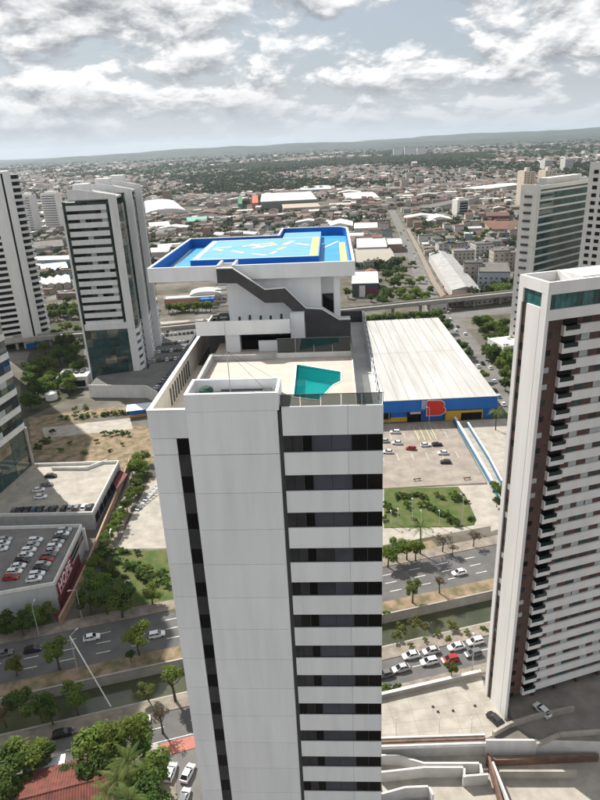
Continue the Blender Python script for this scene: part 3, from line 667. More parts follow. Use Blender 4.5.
for k in range(22):
    o = link('bay_glass', rr.choice(me_bay), A); o.location = (0, 0, 1.0 + k * 3.55)
    o = link('bay_glass', rr.choice(me_bay), A); o.location = (1.6, 19.5, 1.0 + k * 3.55)
    o = link('bay_glass', rr.choice(me_bay), A); o.location = (3.0, 37.5, 1.0 + k * 3.55)
me_bs = MB().prism([(20.0, 1.2), (22.9, 1.4), (23.9, 6), (23.1, 15), (21.2, 19.8), (19.0, 19.8), (19, 1.2)], 0, 1.9).mesh('bay_band', wA)
for k in range(7):
    for j, (dx, dy) in enumerate(((0, 0), (1.6, 19.5), (3.0, 37.5))):
        if j == 0 and k > 6: continue
        o = link('bay_band', me_bs, A); o.location = (dx, dy, 1.0 + k * 3.55)
me_lg = MB().box(0.2, 1.5, 0.2, 0.6, 0, 3.4).mesh('edge_glass', gA)
for k in range(23):
    o = link('edge_glass', me_lg, A); o.location = (0, 0, 0.5 + k * 3.5)
# its podium
PZ = 5.0
Pd = empty('parking_podium', (0, 0, 0)); tag(Pd, 'raised concrete parking podium around the foot of the staggered office block', 'podium')
_e0, _e1 = G(158, 394, 5), G(204, 322, 5)
poly = [(-92, 262), (-66, 258), (_e0.x, _e0.y), (_e1.x, _e1.y), (-62, 372), (-74, 335), (-70, 283), (-92, 276)]
MB().prism(poly, 0.01, PZ - 0.05).build('podium_wall', white_r, Pd)
MB().prism(poly, PZ - 0.05, PZ).build('parking_deck', asphalt_w, Pd)
for a, b_ in zip(poly[:3], poly[1:4]):
    a, b_ = Vector((*a, 0)), Vector((*b_, 0)); d = (b_ - a).normalized(); nn = Vector((-d.y, d.x, 0)) * 0.3
    MB().prism([tuple((a).xy), tuple((b_).xy), tuple((b_ + nn).xy), tuple((a + nn).xy)], PZ, PZ + 0.9).build('parapet', white_r, Pd)
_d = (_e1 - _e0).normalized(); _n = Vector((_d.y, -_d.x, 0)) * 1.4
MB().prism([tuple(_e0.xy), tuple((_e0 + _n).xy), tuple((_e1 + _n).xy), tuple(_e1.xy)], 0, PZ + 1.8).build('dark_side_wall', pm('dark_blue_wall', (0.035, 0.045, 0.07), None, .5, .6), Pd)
slab('sand_lot', conc_lt, [(-84, 374), (-36, 376), (-36, 392), (-90, 388)], 0.002, 0.03)
E1 = empty('entrance_pavilion', (-101, 279, 0), R(3)); tag(E1, 'low white pavilion beside the foot of the staggered office block', 'building')
box('wall', white_r, E1, -9, 4.4, -4, 8, 0, 5.2); box('opening', g_dark, E1, -6.5, 3.2, -4.06, -3.9, 0.6, 3.6); box('roof_slab', white_r, E1, -9.4, 4.5, -4.5, 8.3, 5.2, 5.6)
for i in range(4): box('roof_unit', metal_d, E1, -7.5 + i * 2.6, -5.8 + i * 2.6, 0, 4.5, 5.6, 6.4)
Ta = empty('water_tank', G(52, 399)); tag(Ta, 'white cylindrical tank beside the dirt verge left of the podium', 'tank')
MB().tube([(0, 0, 0), (0, 0, 3.0), (0, 0, 3.6)], [2.6, 2.6, 1.2], 18).build('shell', white_r, Ta); MB().tube([(0, 0, 3.6), (0, 0, 4.0)], 0.5, 8).build('lid', grey_r, Ta)
K1 = empty('blue_kiosk', G(140, 415), R(10)); tag(K1, 'small blue and orange kiosk with pale awning near the white tower', 'kiosk')
box('wall', blue_s, K1, -4, 4, -2, 3, 1.2, 3.2); box('base', pm('orange_paint', (0.5, 0.25, 0.05)), K1, -4.02, 4.02, -2.02, 3.02, 0, 1.2); MB().prism_x([(-3, 3.2), (4, 3.2), (4, 3.5), (-3, 3.4)], -5, 5).build('awning', pm('awning', (0.6, 0.65, 0.72)), K1)

# ================================================================== STRIPED SLAB TOWER, far left
L = empty('balcony_tower', (-150, 343.4, 0), R(27)); tag(L, 'tall white tower with dark central stripe and rounded balconies, far left edge', 'tower')
box('slab_wall', wA, L, -1.6, 4.0, 0, 16, 0, 92.4); box('slab_wall', wA, L, 5.0, 8.6, 0.3, 16, 0, 92.8); box('dark_stripe', g_black, L, 4.0, 5.0, 0.5, 15.5, 0, 91.8)
box('rear_block', wA, L, 8.6, 11.0, 3, 18, 0, 88)
box('balcony_back', g_black, L, -16, -1.6, 6.5, 20, 0, 84)
cv = [(8.6, 1.2), (10.8, 1.4), (12.9, 2.8), (14.1, 5.2), (14.5, 9), (13.9, 12), (12.6, 15), (8.6, 16)]
me_bk = MB().prism(cv, 0, 1.25).mesh('balcony', wA); me_gl = MB().prism([(x - 1.3 if x > 8.7 else x, y + (0.5 if y < 3 else 0)) for x, y in cv], 0, 2.0).mesh('balcony_glass', g_black)
me_fb = MB().box(-16, -1.6, 5.0, 6.6, 0, 1.3).mesh('front_balcony', wA)
for k in range(27):
    z = 3.0 + k * 3.25
    o = link('balcony', me_bk, L); o.location = (0, 0, z); o = link('balcony_glass', me_gl, L); o.location = (0, 0, z + 1.25)
    o = link('front_balcony', me_fb, L); o.location = (0, 0, z - 0.4)
box('blue_plinth', blue_s, L, -1, 13, -1.0, 16, 0, 2.6)

# ================================================================== GLASS BLOCK with white bands, left edge
Q = empty('banded_glass_building', (-88.4, 187.5, 0), 0); tag(Q, 'glass building with slanting white bands rising from the roof parking, left edge', 'building')
qw = pm('band_white', (0.66, 0.66, 0.65), (0.58, 0.58, 0.57), 0.4, 0.6)
QD = 0.16                                                # its right face recedes towards the left as it comes nearer
def qx(y): return QD * y                                 # y is negative towards the camera
body = [(0, 0), (qx(-30), -30), (-30, -30), (-30, 0)]
MB().prism([(x - 0.12, y - 0.01) for x, y in body], 0.0, 101).build('glass_core', gA, Q)
for k in range(14):
    z = 19.0 + k * 5.9
    MB().prism([(0.05, 0.1), (qx(-30.2) + 0.05, -30.2), (qx(-30.2) - 0.8, -30.2), (-0.8, 0.1)], z, z + 2.0).build('band', qw, Q)
    for j in range(8):
        y0 = -0.3 - j * 3.6
        for zz in (2.08, 4.0): MB().prism([(qx(y0) - 0.02, y0), (qx(y0 - 3.4) - 0.02, y0 - 3.4), (qx(y0 - 3.4) - 0.11, y0 - 3.4), (qx(y0) - 0.11, y0)], z + zz, z + zz + 1.84).build('window', rr.choice((g_teal, g_refl, g_dark, g_mid, g_refl, g_pale)), Q)
for j in range(4):
    for r_ in range(3):
        y0 = -2.0 - j * 6.8
        MB().prism([(qx(y0) - 0.01, y0), (qx(y0 - 6.6) - 0.01, y0 - 6.6), (qx(y0 - 6.6) - 0.11, y0 - 6.6), (qx(y0) - 0.11, y0)], 6.1 + r_ * 4.3, 10.3 + r_ * 4.3).build('lobby_pane', g_refl if (j + r_) % 3 == 0 else g_teal, Q)
MB().tube([(0.0, 0.0, 0), (0.0, 0.0, 19.2)], 0.6, 10).build('column', conc_lt, Q)
MB().prism([(1.2, 0.8), (qx(-30) + 1.2, -30), (qx(-30) - 0.6, -30), (-0.6, 0.8)], 4.9, 6.0).build('plinth', conc_lt, Q)

# ------------------------------------------------------------------ neighbour just outside the frame, left
Nb = empty('neighbour_tower', (-168, 284, 0), R(8)); tag(Nb, 'plain white tower just beyond the left edge, shading the dry field', 'tower')
box('wall', wA, Nb, 0, 20, 0, 26, 0, 126); box('roof', grey_r, Nb, -.3, 20.3, -.3, 26.3, 126, 127)
_mw = MB().box(1, 19, -.15, 0.05, 0, 1.4).mesh('window_band', g_black)
for k in range(30):
    o = link('window_band', _mw, Nb); o.location = (0, 0, 3 + k * 3.3)

# ================================================================== ROOF CAR PARKS, left
P1 = empty('parking_building', (0, 0, 0)); tag(P1, 'low parking building with pale sunlit roof deck below the banded glass building', 'building')
p1 = [(-110, 189), (-60.2, 187.6), (-60.0, 156.0), (-110, 158.5)]
MB().prism(p1, 0.01, 4.9).build('wall', grey_r, P1)
MB().prism(p1, 4.9, 5.0).build('roof_deck', conc_lt, P1)
def parapets(par, poly, z, h, th, mat):
    n = len(poly)
    for i in range(n):
        a, b_ = Vector((*poly[i], 0)), Vector((*poly[(i + 1) % n], 0)); d = (b_ - a).normalized(); nn = Vector((d.y, -d.x, 0)) * th
        MB().prism([tuple(a.xy), tuple((b_).xy), tuple((b_ + nn).xy), tuple((a + nn).xy)], z, z + h + 0.003 * i).build('parapet', mat, par)
parapets(P1, p1, 5.0, 0.9, 0.35, white_r)
rp = [G(52, 470, 5), G(86, 470, 5), G(108, 462, 5)]
for a, b_ in zip(rp[:-1], rp[1:]):
    d = (b_ - a).normalized(); nn = Vector((-d.y, d.x, 0)) * 0.3
    MB().prism([tuple(a.xy), tuple(b_.xy), tuple((b_ + nn).xy), tuple((a + nn).xy)], 5.0, 6.0).build('ramp_wall', white_r, P1)
for i in range(7): box('window', g_dark, P1, -59.98, -59.9, 157.5 + i * 4.2, 161.0 + i * 4.2, 1.2, 3.8)
P2 = empty('sign_building', (0, 0, 0)); tag(P2, 'grey building with rooftop car rows and a red lettered sign on its side', 'building')
p2 = [(-100, 148.5), (-59.9, 146.9), (-59.0, 122.4), (-100, 113)]
MB().prism(p2, 0.01, 6.9).build('wall', pm('sign_building_grey', (0.46, 0.48, 0.49), (0.38, 0.395, 0.405), 0.4, 0.7, stretch=(1, 1, 0.3)), P2)
MB().prism(p2, 6.9, 7.0).build('roof_deck', pm('roof_deck_grey', (0.21, 0.20, 0.19), (0.15, 0.145, 0.14), 0.25, 0.9), P2)
parapets(P2, p2, 7.0, 0.9, 0.3, white_r)
hx0, hy0, hx1, hy1 = -59.9, 146.9, -59.0, 122.4
def hside(name, mat, f0, f1, z0, z1, off=0.06, th=0.08):
    a = Vector((hx1, hy1, 0)).lerp(Vector((hx0, hy0, 0)), f0); b_ = Vector((hx1, hy1, 0)).lerp(Vector((hx0, hy0, 0)), f1); nn = Vector((1, 0.037, 0)).normalized()
    return MB().prism([tuple((a + nn * off).xy), tuple((b_ + nn * off).xy), tuple((b_ + nn * (off + th)).xy), tuple((a + nn * (off + th)).xy)], z0, z1).build(name, mat, P2)
hside('maroon_base', maroon, 0.0, 0.72, 0.0, 3.2, 0.01, 0.25)
hside('glazing_strip', g_dark, 0.42, 0.95, 4.2, 5.0); hside('glazing_strip', g_dark, 0.42, 0.95, 5.5, 6.3); hside('end_pier', white_r, 0.955, 0.99, 0, 6.9, 0.01, 0.7)
sg = pm('sign_red', (0.30, 0.02, 0.05)); hside('sign_board', sg, 0.03, 0.50, 2.4, 6.6, 0.10, 0.15)
def letters(txt, mat, par, loc, rot, size, ext=0.06):
    cu = bpy.data.curves.new('lettering', 'FONT'); cu.body = txt; cu.size = size; cu.extrude = ext; cu.offset = 0.02; cu.space_character = 1.05
    tmp = bpy.data.objects.new('tmp', cu); COL.objects.link(tmp)
    dg = bpy.context.evaluated_depsgraph_get(); me = bpy.data.meshes.new_from_object(tmp.evaluated_get(dg)); bpy.data.objects.remove(tmp)
    me.materials.clear(); me.materials.append(mat); o = link('lettering', me, par); o.location = loc; o.rotation_euler = rot; return o
sw = pm('sign_white', (0.85, 0.80, 0.80), None, 1, 0.5)
letters('HOPE', sw, P2, (hx1 + 0.30, hy1 + 1.1, 3.9), (R(90), 0, R(92.1)), 3.7)
hside('sign_underline', sw, 0.05, 0.48, 3.25, 3.4, 0.255, 0.04)
# maroon canopy strip and garden wall
MB().prism([tuple((G(57, 621)).xy), tuple(G(90, 560).xy), tuple(G(84, 560).xy), tuple(G(52, 612).xy)], 0.02, 0.08).build('forecourt', maroon).__setitem__('kind', 'structure')
GW = empty('garden_wall'); tag(GW, 'long tan boundary wall between the red-sign building and the trees', 'wall')
gw = [G(62, 625), G(74, 602), G(91, 565), G(104, 532), G(125, 480), G(131, 464)]
for i, (a, b_) in enumerate(zip(gw[:-1], gw[1:])):
    d = (b_ - a).normalized(); nn = Vector((-d.y, d.x, 0)) * 0.5
    MB().prism([tuple(a.xy), tuple(b_.xy), tuple((b_ + nn).xy), tuple((a + nn).xy)], 0, 2.2 + 0.004 * i).build('wall_section', pm('tan_render', (0.40, 0.27, 0.19), (0.30, 0.21, 0.15), 0.4, 0.85), GW)
MR = empty('maroon_canopy', (0, 0, 0)); tag(MR, 'small maroon roofed shelter beside the pale parking building', 'shelter')
mq = [G(113, 488), G(122, 478), G(129, 482), G(118, 497)]
MB().prism([tuple(q.xy) for q in mq], 2.6, 2.85).build('roof', maroon, MR)
for q in mq: MB().tube([(q.x, q.y, 0), (q.x, q.y, 2.6)], 0.1).build('post', metal_d, MR)

# ================================================================== BLUE STORE
S = empty('blue_store', (0, 0, 0)); tag(S, 'large blue store with white ribbed metal roof and red letter logo', 'store')
SX0, SX1, SY0, SY1, SZ = 4.0, 73.4, 220.0, 331.5, 9.3
MB().prism([(SX0, SY0 + 1), (SX1 - 1, SY0 + 1), (SX1 + 1.5, SY1), (SX0, SY1)], 0, SZ - 0.6).build('wall', blue_s, S)
npan = 17; pw_ = (SX1 - SX0 + 0.8) / npan
for i in range(npan):
    for j in range(2):
        y0 = SY0 - 0.6 + j * 56.3; y1 = y0 + 56.2
        x0 = SX0 - 0.4 + i * pw_
        kx = 0.022 * i / npan
        b_ = MB(); zr0 = SZ + 0.4 - abs(i - 8.5) * 0.0
        b_.add([(x0 + kx * (y0 - SY0), y0, SZ - 0.1 + j * 0.25), (x0 + pw_ - 0.12 + kx * (y0 - SY0), y0, SZ - 0.1 + j * 0.25), (x0 + pw_ - 0.12 + kx * (y1 - SY0), y1, SZ + 0.12 + j * 0.25), (x0 + kx * (y1 - SY0), y1, SZ + 0.12 + j * 0.25)], [(0, 1, 2, 3)])
        for r_ in range(4):                                # standing ribs
            xr = x0 + pw_ * (r_ + 0.5) / 4
            a0 = xr + kx * (y0 - SY0); a1 = xr + kx * (y1 - SY0); za = SZ - 0.1 + j * 0.25; zb = SZ + 0.12 + j * 0.25
            b_.add([(a0 - .1, y0, za), (a0, y0, za + 0.14), (a0 + .1, y0, za), (a1 - .1, y1, zb), (a1, y1, zb + 0.14), (a1 + .1, y1, zb)], [(0, 1, 4, 3), (1, 2, 5, 4)])
        b_.build('roof_panel', roof_w, S)
box('roof_underlay', roof_g, S, SX0, SX1 - 0.6, SY0 - 0.3, SY1 - 0.8, SZ - 0.6, SZ - 0.3)
box('fascia', blue_s, S, SX0, SX1 + 0.2, SY0 - 0.5, SY0, 4.4, SZ - 0.15)
box('fascia_edge', white_r, S, SX0, SX1 + 0.25, SY0 - 0.65, SY0 - 0.5, SZ - 0.15, SZ + 0.05)
box('yellow_wall', yel_s, S, 29.0, 45.6, SY0 + 0.7, SY0 + 0.95, 0, 1.8)
box('entrance', g_black, S, 40.2, 45.4, SY0 + 0.2, SY0 + 0.6, 0, 4.4); box('entrance_sign', pm('pink_sign', (0.55, 0.35, 0.40)), S, 41, 45, SY0 - 0.9, SY0 - 0.6, 3.6, 4.4)
box('loading_bay', g_black, S, 28, 33.8, SY0 + 0.2, SY0 + 0.65, 1.5, 5.0)
box('dock_frame', yel_s, S, 54.5, 68.6, SY0 - 0.2, SY0 + 0.5, 0, 3.9); box('dock_opening', g_black, S, 60.4, 68.2, SY0 - 0.28, SY0 - 0.2, 0.0, 2.9)
lg = [(0, 0), (3.9, 0), (5.0, 0.5), (5.6, 1.5), (5.5, 2.5), (4.9, 3.2), (5.2, 3.9), (5.0, 4.9), (4.2, 5.6), (0.5, 5.8), (-0.2, 5.4), (-0.15, 4.4), (0, 3)]
lo = [(2.5 + (x - 2.5) * 1.11, 2.85 + (z - 2.85) * 1.13) for x, z in lg]
MB().prism_y([(47.3 + x * 1.22, 2.9 + z * 1.0) for x, z in lo], SY0 - 1.05, SY0 - 0.9).build('logo_outline', lilac, S)
MB().prism_y([(47.3 + x * 1.22, 2.9 + z * 1.0) for x, z in lg], SY0 - 1.2, SY0 - 1.05).build('logo', red_s, S)
box('pilaster', pm('lilac_wall', (0.32, 0.34, 0.55)), S, 45.2, 46.7, SY0 - 0.85, SY0 - 0.5, 5.4, 8.9)
# ramp walls right of the lot
def wall_line(name, label, pts, th, h, mat, cap=None):
    e_ = empty(name); tag(e_, label, 'wall')
    for i, (a, b_) in enumerate(zip(pts[:-1], pts[1:])):
        d = (b_ - a); d.z = 0; d.normalize(); nn = Vector((-d.y, d.x, 0)) * th
        MB().prism([tuple(a.xy), tuple(b_.xy), tuple((b_ + nn).xy), tuple((a + nn).xy)], 0, h + 0.004 * i).build('wall_section', mat, e_)
        if cap: MB().prism([tuple((a - nn * .2).xy), tuple((b_ - nn * .2).xy), tuple((b_ + nn * 1.2).xy), tuple((a + nn * 1.2).xy)], h + 0.004 * i + 0.002, h + 0.12 + 0.004 * i).build('coping', cap, e_)
    return e_
wall_line('lot_wall', 'white-capped blue wall along the right side of the store parking lot', [Vector((57.4, 218.5, 0)), Vector((57.0, 172, 0)), Vector((56.5, 152, 0))], 0.6, 2.0, steel_bl, white_r)
wall_line('ramp_wall', 'second blue ramp wall right of the store parking lot, nearer the palm', [Vector((61.2, 214, 0)), Vector((61.0, 186, 0)), Vector((60.2, 170, 0))], 0.45, 1.6, steel_bl, white_r)
wall_line('yard_wall', 'white boundary wall between the yard and the queue of cars', [Vector((9, 91.6, 0)), Vector((33.3, 97.0, 0))], -0.45, 1.1, conc_lt, white_r)

# ================================================================== SUNKEN COURT, bottom right
C_ = empty('court_walls', (0, 0, 0)); tag(C_, 'white stepped retaining walls and parapets of the sunken court, bottom right', 'wall')
def cw(name, mat, pts, z0, z1, th=0.35):
    for i, (a, b_) in enumerate(zip(pts[:-1], pts[1:])):
        a, b_ = Vector((*a, 0)), Vector((*b_, 0)); d = (b_ - a).normalized(); nn = Vector((-d.y, d.x, 0)) * th
        MB().prism([tuple(a.xy), tuple((b_).xy), tuple((b_ + nn).xy), tuple((a + nn).xy)], z0, z1 + 0.004 * i).build(name, mat, C_)
def gp(x, y, z): p = G(x, y, z); return (p.x, p.y)
rp_ = pm('court_white', (0.60, 0.59, 0.575), (0.50, 0.49, 0.475), 0.4, 0.8)
cw('retaining_wall', rp_, [(8.8, 82.3), (29.8, 81.8)], -3.4, 0.1); cw('retaining_wall', rp_, [(29.8, 81.8), (40, 81.1), (70, 78.5)], -3.4, 0.1)
cw('planter_rim', white_r, [gp(380, 739, .6), gp(485, 735.5, .6)], 0, 0.75, 0.3); cw('planter_rim', rust, [gp(380, 743, 0.3), gp(485, 739.5, 0.3)], 0, 0.5, 0.5); cw('planter_rim', white_r, [gp(380, 747.5, 0.3), gp(486, 744, 0.3)], -0.2, 0.5, 0.3)
cw('low_wall', white_r, [gp(486, 741, .4), gp(537, 741, .4)], -3.2, 0.5, 0.35)
cw('curved_ramp_wall', conc_lt, [gp(494, 737, 0), gp(510, 728, 0), gp(536, 720, 0), gp(574, 712, 0)], 0.0, 1.1, 0.5)
cw('curved_ramp_wall', conc_lt, [gp(537, 748, 0), gp(560, 738, 0), gp(600, 735, 0)], 0.0, 0.9, 0.5)
cw('stepped_parapet', rp_, [gp(380, 759, -2), gp(400, 760, -2), gp(424, 767, -2), gp(479, 767, -2), gp(481, 776, -2)], -3.4, -1.2)
cw('stepped_parapet', rp_, [gp(380, 777, -2), gp(424, 772, -2), gp(463, 772, -2), gp(463, 781, -2), gp(488, 779, -2)], -3.4, -1.0)
cw('stepped_parapet', rp_, [gp(380, 800, -2), gp(405, 793, -2), gp(428, 792, -2), gp(432, 800, -2)], -3.4, -0.8)
cw('court_divider', rust, [gp(487, 752, -1), gp(505, 815, -1)], -3.4, -1.2, 0.4); cw('court_divider', white_r, [gp(492, 762, -1), gp(513, 815, -1)], -3.4, -0.9, 0.3); cw('court_divider', rust, [gp(487, 757, -1), gp(600, 752, -1)], -3.4, -1.9, 0.5); cw('court_divider', conc_lt, [gp(500, 770, -1), gp(578, 770, -1)], -3.4, -1.4, 0.4)

# ================================================================== RED-ROOFED HOUSE, bottom left
Hh = empty('red_roofed_house', G(52, 800), R(14)); tag(Hh, 'low house with red tiled roof under the palms, bottom left corner', 'house')
box('wall', pm('house_wall', (0.35, 0.16, 0.13)), Hh, -9, 10, -8, 3, 0, 3.2)
def tiled(x0, x1, ya, za, yb, zb):
    nr = int((x1 - x0) / 0.45)
    b_ = MB()
    for i in range(nr):
        xa = x0 + i * 0.45
        b_.add([(xa, ya, za), (xa + 0.22, ya, za + 0.11), (xa + 0.44, ya, za), (xa, yb, zb), (xa + 0.22, yb, zb + 0.11), (xa + 0.44, yb, zb)], [(0, 1, 4, 3), (1, 2, 5, 4)])
    b_.add([(x0, ya, za - 0.06), (x1, ya, za - 0.06), (x1, yb, zb - 0.06), (x0, yb, zb - 0.06)], [(0, 1, 2, 3)])
    return b_.build('roof_slope', terracotta, Hh)
tiled(-9.6, 10.6, -9, 3.0, -2.5, 4.9); tiled(-9.6, 10.6, 4, 3.0, -2.5, 4.9)
MB().tube([(-9.6, -2.5, 4.95), (10.6, -2.5, 4.95)], 0.16, 6).build('ridge', terracotta, Hh)
Ga = empty('red_garage', G(47, 779), R(14)); tag(Ga, 'small red shed with pale flat roof behind the red tiled house', 'shed')
box('wall', maroon, Ga, -3.2, 3.2, -2, 1.4, 0, 2.8); box('roof', metal_l, Ga, -3.4, 3.4, -2.2, 1.6, 2.8, 2.95)

# ================================================================== VIADUCT
V = empty('viaduct', (0, 0, 0)); tag(V, 'grey elevated railway viaduct crossing behind the store', 'viaduct')
vp = [Vector((-330, 322, 0)), Vector((-164, 341, 0)), Vector((-82, 350, 0)), Vector((50, 376, 0)), Vector((142, 397, 0)), Vector((240, 420, 0))]
for a, b_ in zip(vp[:-1], vp[1:]):
    d = (b_ - a).normalized(); nn = Vector((-d.y, d.x, 0))
    MB().prism([tuple((a - nn * 3.5).xy), tuple((b_ - nn * 3.5).xy), tuple((b_ + nn * 3.5).xy), tuple((a + nn * 3.5).xy)], 5.0, 6.2).build('deck', concrete, V)
    for s_ in (-3.5, 3.2): MB().prism([tuple((a + nn * s_).xy), tuple((b_ + nn * s_).xy), tuple((b_ + nn * (s_ + 0.3)).xy), tuple((a + nn * (s_ + 0.3)).xy)], 6.2, 7.2).build('parapet', concrete, V)
    L_ = (b_ - a).length
    for i in range(int(L_ / 18)):
        p = a + d * (9 + i * 18); MB().tube([(p.x, p.y, 0), (p.x, p.y, 5.0)], 0.9, 8).build('pier', concrete, V)

# ================================================================== TOWERS BEHIND
def banded_tower(name, label, loc, rz, w, d, h, fh, band, wallm, glassm, side=None, crown=True, cols=6):
    r_ = empty(name, loc, rz); tag(r_, label, 'tower')
    box('glass_core', glassm, r_, 0.3, w - 0.3, 0.3, d - 0.3, 0, h - 1.5)
    mb_ = MB().box(0, w, 0, d, 0, band).mesh('floor_band', wallm); k = 0
    z = h - 3.2
    while z > 0.5:
        o = link('floor_band', mb_, r_); o.location = (0, 0, z); z -= fh
    for x in (-0.4, w - 0.4): box('corner_fin', wallm, r_, x, x + 0.8, -0.3, d + 0.3, 0, h)
    if side: box('side_wall', side, r_, -0.2, 3.0, -0.5, d + 0.2, 0, h + 0.5)
    if crown:
        box('roof_parapet', wallm, r_, 0.45, w - 0.45, -0.1, 0.4, h - 1.6, h); box('plant_room', wallm, r_, w * .2, w * .8, d * .3, d * .8, h - 1.5, h + 2.5)
    return r_
wB = pm('pale_tower_render', (0.66, 0.645, 0.61), (0.58, 0.565, 0.53), 0.3, 0.7)
gBk = glassy('sea_green_glass', (0.012, 0.045, 0.045), col2=(0.04, 0.10, 0.095), scale=0.2)
gt = banded_tower('curved_glass_tower', 'green glass tower with white floor bands behind the apartment tower', (107.5, 287, 0), R(38), 48, 8.5, 78, 3.45, 0.8, wB, gBk)
box('side_wall', wB, gt, -0.6, 0.4, 0.3, 8.8, 0, 78.4)
me_bal = MB().box(-1.3, -0.5, 3.0, 6.4, 0, 1.0).mesh('balcony', metal_d)
for k in range(21):
    o = link('balcony', me_bal, gt); o.location = (0, 0, 73 - 3.45 * k)
banded_tower('white_balcony_tower', 'white tower with dark window slots at the far right edge', (131, 273, 0), R(38), 30, 9, 87, 3.1, 1.9, wB, g_black)
wt_ = bpy.data.objects['white_balcony_tower']; me_sw = MB().box(-0.52, -0.38, 1.6, 3.6, 0, 1.5).mesh('window', g_black)
for k in range(26):
    for dy in (0, 3.6):
        o = link('window', me_sw, wt_); o.location = (0, dy, 82.5 - 3.1 * k)
bgm = pm('beige_tower_render', (0.60, 0.53, 0.43), (0.52, 0.455, 0.37), 0.3, 0.75)
for i, (x, y, lab) in enumerate(((326, 934, 'left of the two beige residential towers beyond the terracotta sheds'), (352, 925, 'right of the two beige residential towers beyond the terracotta sheds'))):
    r_ = empty('beige_tower', (x, y, 0), R(12)); tag(r_, lab, 'tower', 'beige residential towers')
    for j, xx in enumerate((0, 6.2, 12.4)): box('bay', bgm, r_, xx, xx + 5.2, -0.8 + 0.5 * (j % 2), 17, 0, 49 - 1.2 * j)
    box('recess', rust, r_, 0.4, 17.2, 0.4, 16.4, 0, 47); box('roof_tank', bgm, r_, 6, 11, 5, 11, 47.8, 53)
    me_x = MB().box(0, 1.5, -0.06, 0.1, 0, 1.4).mesh('window', g_mid)
    for k in range(15):
        for j, xx in enumerate((1.0, 7.2, 13.6)):
            o = link('window', me_x, r_); o.location = (xx, -0.82 + 0.5 * (j % 2), 2 + 3.1 * k)
banded_tower('small_office_tower', 'small white tower with dark glass front standing alone among low roofs', (214, 850, 0), R(14), 15, 14, 22, 3.2, 0.5, white_r, g_black, side=white_r)
for i, (x, y, w_, h_, lab) in enumerate(((655, 1730, 22, 30, 'left of two pale blue-white towers far beyond the beige towers'), (705, 1725, 24, 31, 'right of two pale blue-white towers far beyond the beige towers'))):
    banded_tower('distant_tower', lab, (x, y, 0), R(18), w_, 18, h_, 3.2, 1.6, white_r, g_mid)
for i, (x, y, lab) in enumerate(((-362, 884, 'left of the twin white towers between the far left towers'), (-335, 903, 'right of the twin white towers between the far left towers'))):
    r_ = banded_tower('twin_tower', lab, (x, y, 0), R(-14), 21, 15, 51, 3.1, 2.0, white_r, g_grey); r_['group'] = 'twin white towers'
for i, (px_, d_, w_, h_, lab) in enumerate(((398, 3600, 50, 62, 'leftmost pale slab block on the skyline right of centre'), (410, 3600, 60, 66, 'middle pale slab block on the skyline right of centre'), (421, 3600, 40, 60, 'rightmost pale slab block on the skyline right of centre'), (101, 4100, 55, 40, 'pale slab block on the far slope above the staggered office block'))):
    x_ = G(px_, 160).x / G(px_, 160).y * d_
    r_ = empty('skyline_block', (x_, d_, 0)); tag(r_, lab, 'building', 'far slab blocks'); box('wall', white_r, r_, -w_ / 2, w_ / 2, 0, 15, 0, h_ * .75); box('roof', grey_r, r_, -w_ / 2 - 1, w_ / 2 + 1, -1, 16, h_ * .75, h_ * .75 + 2)

# ================================================================== VEGETATION
def leaf_mat(name, c1, c2, trans=(0.10, 0.16, 0.03)):
    ma = pm(name, c1, c2, 0.5, 0.75, spec=0.2, rnd=0.22)
    t = ma.node_tree; b = t.nodes['Principled BSDF']
    tr = t.nodes.new('ShaderNodeBsdfTranslucent'); tr.inputs[0].default_value = (*trans, 1)
    mx = t.nodes.new('ShaderNodeMixShader'); mx.inputs[0].default_value = 0.35
    t.links.new(b.outputs[0], mx.inputs[1]); t.links.new(tr.outputs[0], mx.inputs[2]); t.links.new(mx.outputs[0], t.nodes['Material Output'].inputs[0])
    return ma
leaf_d = leaf_mat('leaf_dark', (0.050, 0.092, 0.022), (0.085, 0.125, 0.030), (0.11, 0.17, 0.03))
leaf_m = leaf_mat('leaf_green', (0.095, 0.150, 0.028), (0.145, 0.195, 0.042), (0.21, 0.30, 0.05))
leaf_y = leaf_mat('leaf_yellowish', (0.10, 0.125, 0.030), (0.14, 0.14, 0.045), (0.16, 0.18, 0.04))
leaf_b = leaf_mat('leaf_bronze', (0.09, 0.065, 0.035), (0.12, 0.09, 0.04), (0.12, 0.08, 0.03))
leaf_p = leaf_mat('palm_green', (0.10, 0.15, 0.04), (0.15, 0.19, 0.06), (0.16, 0.22, 0.05))
